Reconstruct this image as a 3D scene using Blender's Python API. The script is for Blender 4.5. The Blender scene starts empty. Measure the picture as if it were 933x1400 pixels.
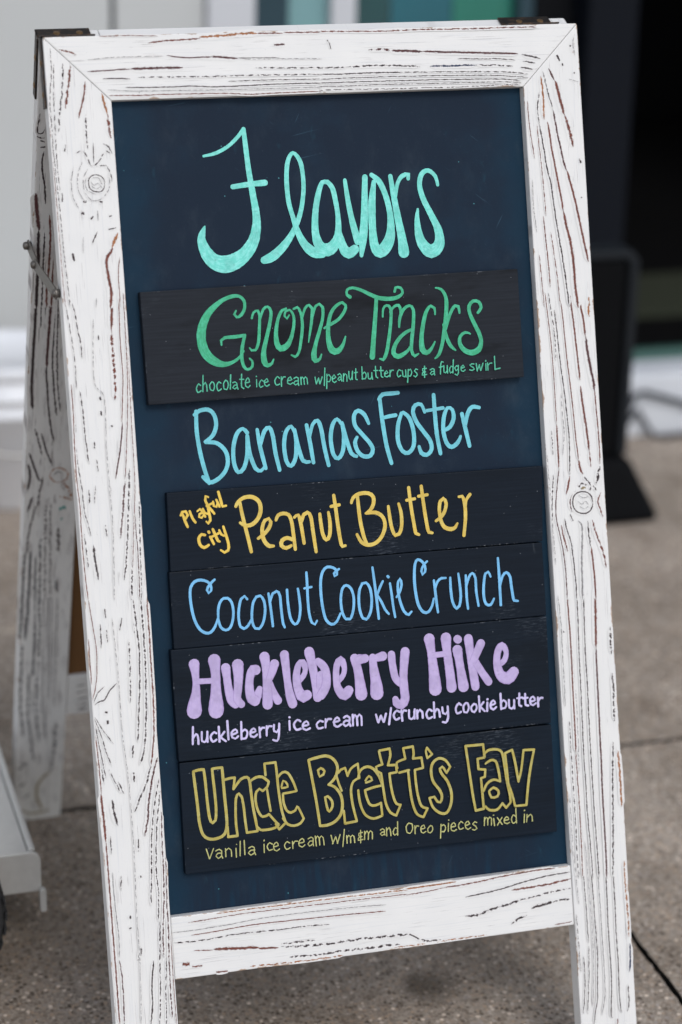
import bpy, bmesh, math, random
from mathutils import Vector, Matrix
random.seed(7)
S = bpy.context.scene
COL = S.collection

# ---------------------------------------------------------------- camera
CAM_LOC = Vector((-0.343226, -1.753040, 1.326113))
CAM_R = ((0.9590648464, -0.2822220784, 0.0233520625),
         (-0.0809588160, -0.3522686856, -0.9323907139),
         (0.2713674455, 0.8923326015, -0.3606968781))
cd = bpy.data.cameras.new('camera')
cam = bpy.data.objects.new('camera', cd); COL.objects.link(cam)
cd.sensor_fit = 'VERTICAL'; cd.sensor_height = 36.0; cd.sensor_width = 24.0
cd.lens = 3200.0 / 1400.0 * 36.0
cd.clip_start = 0.05; cd.clip_end = 500
m3 = Matrix((CAM_R[0], [-v for v in CAM_R[1]], [-v for v in CAM_R[2]])).transposed()
cam.matrix_world = Matrix.Translation(CAM_LOC) @ m3.to_4x4()
cd.dof.use_dof = True; cd.dof.focus_distance = 2.17; cd.dof.aperture_fstop = 2.9
S.camera = cam

# ---------------------------------------------------------------- light
SUN_EL, SUN_AZ = math.radians(46), math.radians(172)      # azimuth clockwise from +Y
w = bpy.data.worlds.new('World'); S.world = w; w.use_nodes = True
nt = w.node_tree; bg = nt.nodes['Background']
sky = nt.nodes.new('ShaderNodeTexSky'); sky.sky_type = 'NISHITA'; sky.sun_disc = False
sky.sun_elevation = SUN_EL; sky.sun_rotation = SUN_AZ; sky.dust_density = 0.6; sky.air_density = 1.0
hs = nt.nodes.new('ShaderNodeHueSaturation'); hs.inputs['Saturation'].default_value = 0.38
nt.links.new(sky.outputs[0], hs.inputs['Color']); nt.links.new(hs.outputs[0], bg.inputs['Color'])
bg.inputs['Strength'].default_value = 0.15
sd = bpy.data.lights.new('sun', 'SUN'); sd.energy = 0.9; sd.angle = math.radians(20); sd.color = (1.0, 0.965, 0.92)
so = bpy.data.objects.new('sun', sd); COL.objects.link(so)
d = Vector((math.sin(SUN_AZ) * math.cos(SUN_EL), math.cos(SUN_AZ) * math.cos(SUN_EL), math.sin(SUN_EL)))
so.rotation_euler = d.to_track_quat('Z', 'Y').to_euler(); so.location = (1, -3, 6)
S.view_settings.view_transform = 'Standard'; S.view_settings.look = 'None'
S.view_settings.exposure = 0.3; S.view_settings.gamma = 1.0

# ---------------------------------------------------------------- measured data (units of 0.01 mm on each board's own face)
LETTERS = {
'flavors': '''14066,90665,230 15255,90902,317 16473,91509,318 17415,92326,347 17962,92961,377
17962,92961,405 18051,91306,464 18174,89305,493 18386,87297,581 18598,85285,698 18537,84000,844 18150,82730,1047 17301,81627,1279 16159,80942,1508 15117,80796,1563 14206,81214,1387 13595,82101,1096 13317,83111,778 13485,83815,519 13695,84288,173
16589,87774,463 18136,87936,494 19623,88015,582
19063,80964,700 19888,81266,876 20995,82158,761 21980,83404,527 22787,85092,440 23227,87086,411 23258,88809,410 23040,89966,410 22458,90620,351 21927,89867,409 21697,88300,438 21734,86290,439 22070,84694,439 22427,83382,586 23004,82202,764 23792,81441,942 24622,81255,766
25560,87791,412 25080,87812,412 24614,86737,529 24223,85026,588 24102,83301,706 24352,82135,942 24860,81647,1179 25468,81703,1181 26026,82341,886 26297,83195,650 26367,84638,472 26226,86089,472 26005,87253,472 25564,87849,412
26297,83195,650 26679,81729,887 27157,81184,1007 27788,81529,830
27261,87921,354 27433,86035,473 27635,84579,533 27857,83410,652 28141,82236,712
29217,88128,534 29057,86252,593 28887,84231,712 28646,82501,772 28384,80918,356
29868,88303,416 30585,87635,535 31156,86159,536 31433,84402,596 31313,82662,895 30847,81666,1133 30201,81174,1132 29720,81722,893 29617,83325,713 29715,85643,713 30037,87659,416
31687,88111,417 31877,86418,537 32136,84370,657 32425,82316,837 32519,80998,1077
32081,86264,298 32344,87415,358 32818,88064,418 33442,88213,418 33415,87806,359
36267,87102,301 36075,87928,360 35432,88480,420 34764,88187,479 34480,87178,479 34760,85854,540 35431,84362,601 36042,82871,782 36015,81554,1084 35200,80950,1263 34469,81572,1021 34102,82526,780 34016,83990,479 34141,84918,240''',
'bananas': '''11698,67583,350 11626,65696,382 11811,63788,382 12116,62184,383 12448,60955,351
11515,67281,318 12024,67624,382 12834,67662,383 13348,67153,383 13474,66196,383 13083,65275,383 12334,64761,287
12394,64693,319 13420,64555,384 14176,63771,384 14335,62808,384 14047,61973,384 13349,61297,384 12517,61013,383 11910,61567,351
16338,65294,386 15943,65703,321 15357,65269,385 14943,64031,385 14906,62606,385 15237,61755,385 15781,62063,386 16196,63303,386 16324,65104,321 16435,63444,386 16887,61979,386 17393,61717,322 17746,62073,258
17302,65511,322 17457,64005,387 17693,62714,387 17865,61904,323
17494,64066,322 17978,65335,387 18457,65619,387 18732,64867,387 18882,63263,388 19163,61646,356
20821,65036,324 20530,65599,324 20000,65094,388 19746,63837,388 19875,62390,389 20272,61945,389 20751,62644,389 20918,64070,389 20838,65290,324 21060,63740,389 21458,62335,390 22045,62195,293
22018,65589,357 22236,63974,390 22436,62101,358
22203,64456,325 22618,65642,325 23103,65928,390 23382,65172,391 23591,63394,391 23875,61736,359
25339,65514,327 24970,65957,326 24498,65413,392 24243,64148,392 24408,62691,392 24849,62305,392 25328,62944,393 25528,64376,392 25413,65605,327 25739,64039,393 26145,62659,393 26628,62365,295
28008,65325,296 27662,66154,394 27087,66580,393 26660,66224,393 26661,65259,393 27273,64411,394 27954,63556,394 28244,62890,395 27970,62329,395 27296,62315,394 26761,62838,394 26550,63659,393 26783,64124,295
29168,67499,362 29535,67925,395 30382,67965,395 31060,67984,363
29235,67494,362 29360,65390,395 29609,63112,396 29970,61468,363
29555,65764,329 30068,65857,363 30681,65911,363
31267,66064,330 30853,64962,396 30754,63513,396 31126,62515,397 31689,62311,397 32241,62919,398 32329,64209,398 32011,65527,397 31440,66116,330
33541,66003,299 33250,66736,331 32669,66711,397 32393,66147,397 32666,65157,398 33346,64136,398 33902,63284,399 33983,62466,399 33472,61984,399 32942,62218,398 32779,62814,299
34533,67556,365 34542,65674,399 34615,63720,399 34842,62012,366
33753,66118,299 35369,66266,333
35330,64156,333 35932,64438,400 36362,65221,400 36280,66040,333 35813,66235,333 35417,65450,400 35261,64161,400 35492,63005,400 35976,62547,401 36620,62923,401 36933,63487,267
37211,65585,368 37460,64166,401 37763,62513,368
37482,64491,334 37798,65609,401 38284,66162,402 38966,66050,335''',
'playful': '''9581,58338,225 9761,57691,262 9953,57191,244
9387,58280,206 9540,58565,262 9866,58613,262 10030,58264,262 9818,57947,225
10243,58582,225 10444,57951,244 10699,57539,225
10962,58542,188 11202,58709,225 11396,58488,225 11645,57983,207
11426,58374,207 11132,58268,225 11075,57993,225 11296,57900,225 11502,58107,169
11469,58706,207 11631,58320,226 11891,58224,207
11936,58855,207 12041,58193,245 12095,57611,245 11865,57331,226 11727,57529,169
12038,59742,207 11819,59871,225 11752,59466,244 12031,58847,244 12327,58450,245 12499,58193,207
11847,58937,207 12397,59154,207
12463,59279,207 12511,58883,226 12733,58791,226 12867,59060,226
12780,59440,207 13040,58803,226
13020,60130,245 13179,59408,264 13325,58780,264 13654,58828,207
11487,56317,244 11188,56398,263 10896,56050,282 10970,55484,282 11328,55173,282 11781,55377,226
11968,56109,226 12099,55817,245 12262,55430,226
11849,56585,263 11901,56506,263
12264,56775,245 12470,56197,264 12664,55695,264 12810,55608,207
12080,56081,207 12789,56376,226
12847,56652,207 13009,56245,226 13266,56093,189
13250,56936,226 13459,56114,264 13628,55257,264 13552,54739,265 13195,54564,245 12868,54817,189''',
'gnome_desc': '''12041,69919,116 11883,70078,101 11638,69702,100 11749,69294,117 12062,69432,114
12337,70818,99 12212,69342,108
12236,69817,99 12492,70168,108 12598,69928,109 12614,69355,108
13112,70174,98 12884,69890,103 12948,69456,104 13173,69362,106 13332,69738,103 13251,70116,104 13109,70179,99
13948,70006,101 13772,70138,112 13543,69816,113 13647,69310,103 13938,69469,106
14409,70240,100 14197,69973,104 14213,69445,101 14453,69381,103 14625,69806,106 14545,70157,98 14395,70255,100
14909,70699,114 14779,69402,108
15057,69973,115 15279,70023,103 15423,69896,102 15445,69546,98 15502,69365,119
15429,69733,111 15207,69736,108 15012,69513,116 15194,69386,105 15414,69518,111
15933,70682,118 15844,69534,118 16039,69369,117
15715,70232,112 16095,70199,111
16203,69884,98 16626,69939,115 16497,70322,109 16257,70014,112 16240,69574,114 16451,69420,98 16650,69601,108
17293,70107,98 17266,69446,99
17289,70384,115 17301,70403,108
17930,69909,107 17753,70045,99 17516,69703,104 17621,69360,115 17868,69477,102
18033,69788,98 18380,69868,108 18281,70137,99 18030,69941,106 18045,69553,111 18232,69424,105 18450,69561,118
19469,70088,115 19273,70265,101 18996,69868,116 19119,69485,106 19436,69558,112
19636,70205,105 19598,69346,119
19651,69898,116 19832,70178,111 19997,70179,119
20206,69816,112 20623,69872,119 20479,70148,118 20231,69926,103 20209,69572,120 20446,69457,107 20674,69586,107
20827,69984,119 21058,70086,100 21234,69985,118 21198,69562,100 21229,69327,119
21218,69743,102 20937,69728,119 20756,69552,113 20920,69372,104 21165,69476,100
21472,70033,118 21474,69379,113
21487,69865,114 21617,70058,114 21741,69910,102 21775,69365,100
21748,69865,104 21920,70058,117 22049,69904,108 22073,69389,99
22828,69967,111 22901,69341,103
22919,69357,114 23162,69873,107
23158,69867,112 23240,69331,119
23249,69332,118 23507,69947,113
23816,70737,106 23655,69144,118
23975,70162,107 23866,68852,110
23964,69992,104 24164,70116,116 24327,69862,102 24173,69458,110 23920,69488,113
24458,69674,107 24797,69809,117 24663,70067,112 24458,69838,120 24495,69455,106 24665,69345,115 24832,69464,99
25024,70039,118 25205,70143,105 25332,69982,105 25310,69701,102 25358,69457,121
25308,69786,104 25140,69827,119 24979,69611,107 25095,69500,103 25285,69630,102
25561,70088,118 25495,69407,100
25549,69843,104 25718,70107,106 25856,69949,107 25842,69388,104
26079,70267,115 26074,69637,102 26189,69490,110 26355,69740,107 26436,70275,116
26393,70087,104 26368,69521,104
26766,70477,107 26701,69527,100 26821,69477,116
26590,70116,100 26892,70152,108
27359,70628,100 27336,69476,109
27330,69946,112 27580,70120,121 27740,69840,113 27607,69507,116 27309,69526,117
27907,70016,114 27926,69500,115 28101,69441,120 28235,69590,112 28279,70018,119
28262,69902,102 28306,69420,122
28665,70581,102 28674,69621,113 28824,69504,101
28487,70206,104 28840,70188,115
29176,70502,119 29177,69597,109 29313,69534,120
29009,70174,121 29384,70150,120
29488,69831,109 29836,69906,115 29725,70120,112 29514,69922,110 29515,69605,117 29718,69530,106 29921,69634,114
30054,70134,107 30005,69546,112
30043,69882,114 30200,70125,115 30376,70111,113
31120,70021,108 30940,70138,107 30723,69815,111 30811,69454,115 31060,69574,118
31245,70020,100 31277,69500,115 31414,69421,106 31563,69615,106 31568,70061,107
31554,69942,102 31574,69411,122
31825,70096,116 31683,68910,117
31819,69968,121 32038,70119,109 32156,69830,105 31981,69450,103 31775,69507,117
32721,70028,103 32567,70095,122 32408,69910,110 32611,69711,113 32680,69540,107 32473,69351,120 32333,69467,106
33582,70080,120 33219,70066,101 33208,69868,111 33488,69764,104
33469,69763,117 33178,69677,122 33150,69483,122 33590,69516,108
33428,70288,118 33364,69257,116
33966,69920,122 34208,70032,102 34357,69937,104 34347,69634,114 34370,69407,102
34334,69750,115 34092,69762,102 33942,69560,101 34067,69442,106 34287,69552,109
35283,70556,104 35139,70620,120 35031,70415,121 34935,69459,107
34855,70092,103 35201,70156,121
35317,70209,122 35299,69595,105 35455,69538,113 35616,69725,114 35651,70217,107
35631,70067,114 35648,69518,122
36286,70711,110 36161,69491,115
36194,70043,113 36016,70139,103 35832,69783,113 35925,69488,118 36151,69633,114
36727,70055,112 36562,70138,117 36367,69941,123 36486,69664,109 36678,69809,118
36733,70156,104 36697,69436,113 36563,69242,109 36380,69354,118
36993,69874,122 37333,69950,112 37215,70146,110 37002,69985,115 37003,69657,105 37189,69561,109 37380,69700,105
38299,70189,102 38075,70218,122 37872,70100,102 38177,69878,119 38303,69711,103 38065,69599,110 37838,69673,115
38513,70211,123 38570,69523,120
38555,69545,105 38825,70066,119
38799,70075,120 38904,69540,108
38938,69557,102 39176,70199,124
39464,70143,114 39445,69534,122
39456,70370,118 39487,70431,106
39635,70197,112 39635,69538,115
39644,69958,108 39868,70158,111 40059,70161,112
40357,70780,108 40341,69532,114
40343,69555,118 40842,69633,118''',
'huckle_desc': '''9103,38902,201 8976,37338,190
9017,37855,200 9356,38239,193 9505,37953,197 9509,37312,211
9890,38367,185 9858,37536,183 10086,37406,183 10329,37674,214 10411,38343,196
10395,38143,191 10372,37405,199
11244,38105,194 11030,38229,199 10677,37852,209 10855,37368,214 11215,37520,195
11500,38673,209 11485,37307,213
11994,38146,210 11544,37651,198
11571,37719,206 12078,37281,185
12338,39116,217 12331,37420,212
12654,37807,213 13186,37975,202 13048,38272,180 12665,38037,204 12700,37560,192 12966,37422,180 13254,37615,200
13631,38894,198 13553,37309,205
13593,37951,190 13934,38169,207 14156,37870,187 13953,37355,213 13566,37377,188
14438,37804,211 14921,37894,184 14761,38183,188 14446,37931,210 14450,37491,209 14739,37375,210 15043,37577,213
15308,38221,194 15312,37300,197
15327,37870,198 15576,38166,193 15770,38134,198
16008,38244,211 15940,37385,180
15962,37899,200 16219,38238,193 16462,38198,202
16698,38306,196 16661,37743,198 16919,37600,211 17160,37901,210
17199,38359,202 17089,37221,193 16889,36797,195 16529,36932,186
18184,38523,188 18160,37681,190
18203,38851,204 18240,38839,191
19229,38367,207 18948,38536,193 18585,38144,213 18786,37625,207 19199,37680,213
19411,37921,202 19973,37973,183 19804,38318,190 19444,38058,205 19472,37634,213 19723,37498,184 20085,37630,210
21375,38111,209 21114,38226,203 20755,37928,190 20891,37518,208 21334,37565,181
21645,38313,183 21584,37545,191
21645,38018,212 21880,38306,211 22165,38275,207
22391,37959,209 22973,38044,190 22764,38359,212 22461,38102,185 22458,37667,221 22742,37489,201 23102,37666,199
23417,38273,213 23709,38405,219 23954,38221,209 23897,37713,198 23991,37442,214
23915,37881,200 23553,37974,209 23302,37694,218 23514,37462,196 23855,37644,190
24267,38448,214 24240,37441,187
24278,38092,211 24472,38427,208 24646,38203,194 24659,37428,221
24644,38074,189 24906,38424,187 25090,38214,194 25076,37389,184
26517,38226,193 26681,37516,211
26715,37482,206 26989,38068,222
26996,38054,211 27209,37468,184
27232,37476,217 27498,38209,216
28025,38694,195 27727,37202,220
28836,38245,214 28564,38399,196 28227,38013,211 28417,37552,200 28761,37662,219
29014,38371,203 29043,37396,222
29030,37991,185 29258,38343,222 29480,38286,219
29758,38308,201 29733,37563,199 29945,37443,216 30223,37674,199 30320,38334,197
30262,38155,196 30262,37470,194
30544,38209,214 30525,37455,217
30522,37924,196 30825,38238,219 31041,38008,219 31059,37459,219
31992,38007,222 31717,38188,191 31434,37777,207 31602,37320,208 31985,37435,188
32237,38783,200 32203,37349,210
32227,37818,218 32507,38141,225 32709,37888,204 32744,37383,217
33033,38233,191 33078,37698,223 33315,37559,187 33530,37780,212
33575,38257,214 33537,37178,224 33290,36771,207 32989,36850,188
34916,38267,210 34693,38453,226 34361,38016,201 34466,37505,193 34858,37620,210
35394,38406,192 35131,38127,213 35171,37567,189 35435,37501,186 35661,37924,195 35551,38382,189 35396,38400,221
36192,38237,199 35893,37959,196 35952,37574,218 36179,37461,225 36447,37815,188 36378,38173,195 36177,38214,201
36726,38901,202 36713,37451,198
37144,38298,222 36727,37866,211
36796,37898,214 37218,37436,189
37527,38217,217 37454,37435,221
37528,38522,201 37572,38542,222
37795,37940,212 38302,38061,196 38120,38376,195 37841,38096,211 37848,37657,222 38087,37509,227 38377,37713,196
38886,38923,219 38864,37466,203
38902,38103,213 39166,38284,204 39424,37961,191 39247,37529,195 38855,37560,192
39685,38246,211 39688,37531,189 39916,37394,215 40165,37653,195 40205,38188,217
40190,38056,190 40194,37382,189
40778,38760,212 40685,37660,205 40884,37544,223
40518,38327,194 41045,38356,188
41348,38666,202 41335,37601,222 41591,37518,215
41109,38273,218 41581,38274,189
41817,37883,217 42303,37965,199 42124,38334,195 41817,38089,195 41851,37633,221 42089,37500,194 42360,37670,193
42607,38189,215 42590,37333,223
42630,37836,191 42862,38129,221 43075,38111,207''',
'uncle_desc': '''9572,27528,116 9801,26619,114
9822,26597,99 10249,27504,97
10437,27250,108 10778,27374,105 10997,27203,112 10954,26785,108 11039,26521,108
10988,26975,113 10631,27017,113 10432,26760,97 10633,26541,97 10965,26731,110
11364,27360,103 11351,26621,113
11333,27123,99 11669,27372,112 11880,27168,107 11895,26578,103
12350,27276,115 12334,26462,115
12427,27629,100 12430,27629,107
12797,27874,113 12689,26540,111
13169,27903,116 13146,26600,116
13560,27148,115 13871,27266,103 14072,27150,99 14050,26752,102 14154,26469,103
14112,26896,103 13760,26923,114 13487,26690,115 13694,26480,109 14052,26642,98
15017,27324,105 14987,26560,107
15037,27631,103 15057,27708,116
15800,27250,116 15559,27413,109 15288,27100,106 15468,26691,113 15763,26757,111
15920,26987,101 16361,27055,115 16216,27377,106 15926,27155,106 15943,26705,106 16176,26563,99 16440,26711,117
17465,27157,101 17223,27316,116 16939,26996,102 17121,26596,107 17457,26711,116
17732,27269,113 17725,26607,107
17745,26970,106 17974,27272,109 18216,27233,106
18342,27041,101 18832,27099,116 18691,27437,107 18352,27191,113 18350,26786,104 18615,26635,112 18888,26811,108
19250,27335,115 19532,27459,103 19714,27334,98 19684,26917,107 19704,26628,102
19698,27077,102 19394,27101,103 19180,26867,98 19323,26639,101 19639,26807,117
19934,27506,111 19977,26587,114
19946,27209,105 20140,27500,111 20298,27285,112 20311,26631,110
20297,27209,111 20517,27455,102 20681,27271,108 20729,26585,98
21455,27400,117 21596,26620,113
21538,26591,109 21880,27200,117
21888,27200,113 22044,26578,110
22011,26587,117 22328,27368,104
22770,27809,104 22511,26218,103
22954,27191,117 22950,26484,112
22998,27012,109 23154,27213,101 23302,27026,102 23293,26485,117
23309,27011,104 23516,27169,104 23650,27046,113 23691,26461,119
24487,27311,112 24156,27269,108 24101,27028,104 24368,26947,110
24411,26936,119 24053,26822,109 24038,26617,110 24491,26653,119
24327,27538,106 24257,26354,100
24713,27396,110 24650,26610,103
24730,27134,113 24927,27409,112 25065,27204,100 25009,26594,109
25075,27146,104 25272,27383,109 25443,27217,115 25412,26595,111
26246,27335,117 26463,27442,115 26641,27275,111 26610,26995,98 26671,26805,99
26614,27115,103 26399,27117,109 26206,26972,100 26360,26801,101 26582,26889,109
26852,27473,112 26827,26699,98
26851,27215,104 27105,27479,114 27207,27271,117 27237,26681,111
27972,27920,114 27892,26660,120
27931,27249,99 27725,27389,100 27468,27033,120 27597,26692,104 27876,26813,99
29065,27671,104 28781,27370,120 28840,26795,113 29100,26672,109 29388,27042,100 29355,27558,120 29073,27654,105
29631,27326,111 29614,26589,118
29658,27047,100 29819,27324,116 30008,27259,104
30193,26960,117 30609,27009,112 30519,27316,109 30207,27097,117 30233,26662,105 30410,26552,108 30679,26676,110
31173,27178,118 30889,26918,106 30909,26562,107 31127,26491,105 31364,26764,114 31316,27122,108 31154,27170,112
32212,27178,117 32081,25869,111
32220,27004,116 32474,27110,115 32655,26820,100 32473,26446,120 32178,26476,107
32956,27193,111 32885,26423,103
32990,27487,107 33023,27479,112
33192,26811,108 33638,26844,115 33496,27183,110 33210,26972,113 33207,26484,101 33452,26379,105 33702,26502,108
34397,27052,101 34211,27218,114 33928,26891,112 34031,26482,116 34382,26556,121
34598,26769,115 35049,26884,121 34925,27165,106 34610,26965,113 34644,26550,105 34844,26370,103 35125,26517,107
35763,26923,111 35576,27035,103 35339,26825,104 35623,26608,116 35751,26362,114 35493,26231,115 35284,26317,101
36568,27322,113 36495,26545,103
36573,27102,115 36730,27311,102 36869,27189,120 36839,26569,111
36898,27092,111 37076,27311,107 37244,27165,116 37200,26514,101
37474,27106,111 37517,26428,120
37461,27434,111 37507,27437,104
37842,27142,104 38285,26457,120
38307,27120,103 37802,26440,117
38499,26816,113 38975,26852,121 38805,27135,102 38534,26923,118 38526,26581,114 38788,26461,120 39030,26565,103
39746,27836,114 39727,26429,101
39717,27013,107 39438,27233,103 39236,26801,102 39401,26415,109 39694,26590,108
40579,27167,104 40499,26374,122
40586,27508,115 40628,27534,113
40844,27105,101 40753,26399,101
40850,26830,116 41180,27093,104 41328,26916,102 41336,26425,116''',
'gnome_title': '''15826,76476,162 15639,76168,243 15865,75875,243 16291,76070,284 16641,76649,284 16629,77349,284 16206,77772,283 15592,77807,364 14752,77555,363 13893,77006,484 13123,76254,644 12576,75191,805 12409,74007,845 12676,72895,886 13336,72116,807 14229,71700,526 15058,71787,324 15808,72199,243 16262,72771,203
14253,73456,162 14240,73856,242 14606,74093,283 15533,74116,324 16487,74199,284
16487,74199,284 16187,73176,324 16055,72184,324 16203,71373,284 16553,71070,244 16985,71323,244 17020,71822,203 16789,72057,162
17256,75714,203 17435,76204,203 17862,76379,244 17998,75971,244 17885,74675,285 17718,73483,285 17400,72801,244 17027,72784,203 16857,73015,142
18011,75570,203 18384,76449,244 18814,76665,244 19093,76208,285 18919,75216,326 18510,73836,367 18156,72653,448 18150,71690,570 18436,71330,408 18863,71504,245 19032,71835,143
20790,75789,143 20560,75481,204 20348,75734,204 20483,76168,204 20865,76267,204 21200,75684,245 21129,74683,286 20781,73597,368 20319,72961,531 19745,72796,572 19446,73276,490 19441,74382,367 19733,75569,286 20135,76248,286 20541,76406,184
21245,76325,204 21609,76465,246 21886,75946,246 21976,74834,287 21752,73437,287 21466,72346,246 21083,71947,246 20740,72130,143
21976,75438,205 22331,76323,246 22728,76603,246 22999,76285,287 22880,75184,287 22628,73989,205 22447,73193,103
23012,75579,205 23347,76467,246 23716,76647,246 24009,76328,288 23939,75323,288 23541,74136,329 23101,72951,370 22863,71956,534 22997,71463,452 23428,71618,247 23602,72011,144
24059,74404,213 24691,74722,299 25486,75157,299 26081,75856,299 26226,76371,257 25918,76661,256 25239,76323,299 24710,75621,341 24413,74487,384 24369,73234,469 24634,72338,641 25172,72220,556 25689,72734,342 26006,73512,150
26694,77120,342 26403,77346,257 26479,77802,235 26992,77942,257 27744,77712,300 28593,77266,343 29448,76882,387 30542,76736,388 31326,76861,345 31794,77214,259 31626,77687,259 31142,77735,259 31029,77383,259
29228,76894,344 29042,75475,387 28795,73806,430 28584,72345,473 28457,71468,516
29724,75119,172 29818,75851,215 30170,76147,258 30545,75809,302 30459,74550,302 30182,73090,345 29875,71843,345 29495,71149,302 29171,71254,151
30457,75498,216 30890,76000,259 31339,76080,302 31487,75650,259 31436,75231,151
31247,74081,194 31370,74918,302 31801,75695,303 32377,76000,260 32726,75579,303 32633,74210,347 32377,72745,347 32313,71797,303 32568,71294,304 32960,71481,152
32560,73791,260 31992,73614,303 31292,73128,346 30734,72423,389 30529,71697,432 30949,71353,476 31634,71627,346 32105,72021,260 32407,72532,173
34831,75034,152 34804,75629,261 34440,75861,261 33955,75296,347 33587,74154,391 33346,72898,434 33366,71879,564 33745,71538,478 34211,71827,304 34637,72501,152
35043,77500,152 35591,77322,261 35987,76558,348 35946,75287,392 35690,73817,392 35366,72350,349 34960,71313,305 34555,70957,152
37233,75043,197 37161,75642,306 36829,75725,305 36334,75053,305 35787,73599,218
35592,74035,261 35842,72746,349 36195,71980,349 36618,71592,153
39055,74959,263 39401,75408,307 39211,75951,307 38654,76068,306 38218,75625,350 38240,74943,350 38626,73962,394 39058,72977,395 39188,72222,395 38916,71535,527 38219,71258,526 37514,71515,481 37083,72138,393 37152,72836,306 37672,73188,262 38157,73031,153''',
'peanut_title': '''14563,58680,283 14823,59090,321 15424,59435,341 16192,59411,379 16775,58934,380 16875,58175,380 16592,57447,380 16015,56932,379 15336,56856,341 14877,57157,265
14969,58985,303 15118,57849,341 15325,56707,341 15533,55564,341 15721,54422,323
16459,55580,266 17004,55910,342 17524,56431,342 17757,56975,342 17588,57328,304 17190,57173,342 16916,56575,342 16895,55731,380 17139,55090,380 17504,54777,381 17852,54766,267
18251,57123,267 18474,57537,343 18970,57685,343 19500,57491,344 19725,56813,344 19807,55769,344 19897,54289,306
19670,55215,344 19197,55405,344 18697,55203,382 18606,54739,382 19035,54476,344 19534,54660,268
20006,57224,248 20410,57417,306 20621,56267,344 20770,54781,306
20658,56793,306 20937,57430,344 21299,57590,345 21580,57132,345 21708,55610,345 21862,53894,307
22456,57344,288 22494,56490,346 22616,55439,346 22912,54903,346 23253,55291,346 23371,56418,346 23285,57428,269
23901,58950,308 24010,57691,346 24127,55976,347 24270,54636,347 24395,54170,309 24694,54220,251
23577,57954,308 24369,58041,308
26174,58696,309 26226,57337,357 26315,56160,357 26541,54853,357 26746,54297,310
25552,58139,261 25753,58590,333 26383,58913,357 27234,58893,357 27696,58505,358 27647,57807,358 27295,57297,334 26863,57051,214
26936,57045,262 27839,57042,358 28491,56566,359 28654,55732,359 28298,54822,359 27645,54221,358 26903,54096,358 26267,54408,334 25881,55166,262
29096,57526,263 29157,56629,335 29280,55562,335 29569,54763,336 29969,54870,336 30265,55598,336 30296,56771,336 30112,57679,264
31193,59097,312 31299,57396,336 31448,55971,337 31614,54779,337 31900,54637,265
30917,57944,288 31711,58021,288
32429,59141,313 32542,57531,337 32684,55987,337 32875,54792,338 33215,54692,265
32095,58226,289 32965,58298,289
33662,55789,266 34179,56101,338 34589,56658,338 34760,57353,338 34545,57843,314 34205,57586,338 34054,56819,338 34155,55748,338 34484,55106,387 35092,54890,387 35526,55043,315 35748,55380,218
36064,57864,242 36415,57883,291 36603,56968,340 36574,55786,340 36317,54195,316
36637,56729,243 36764,57500,291 37171,57989,316''',
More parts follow.
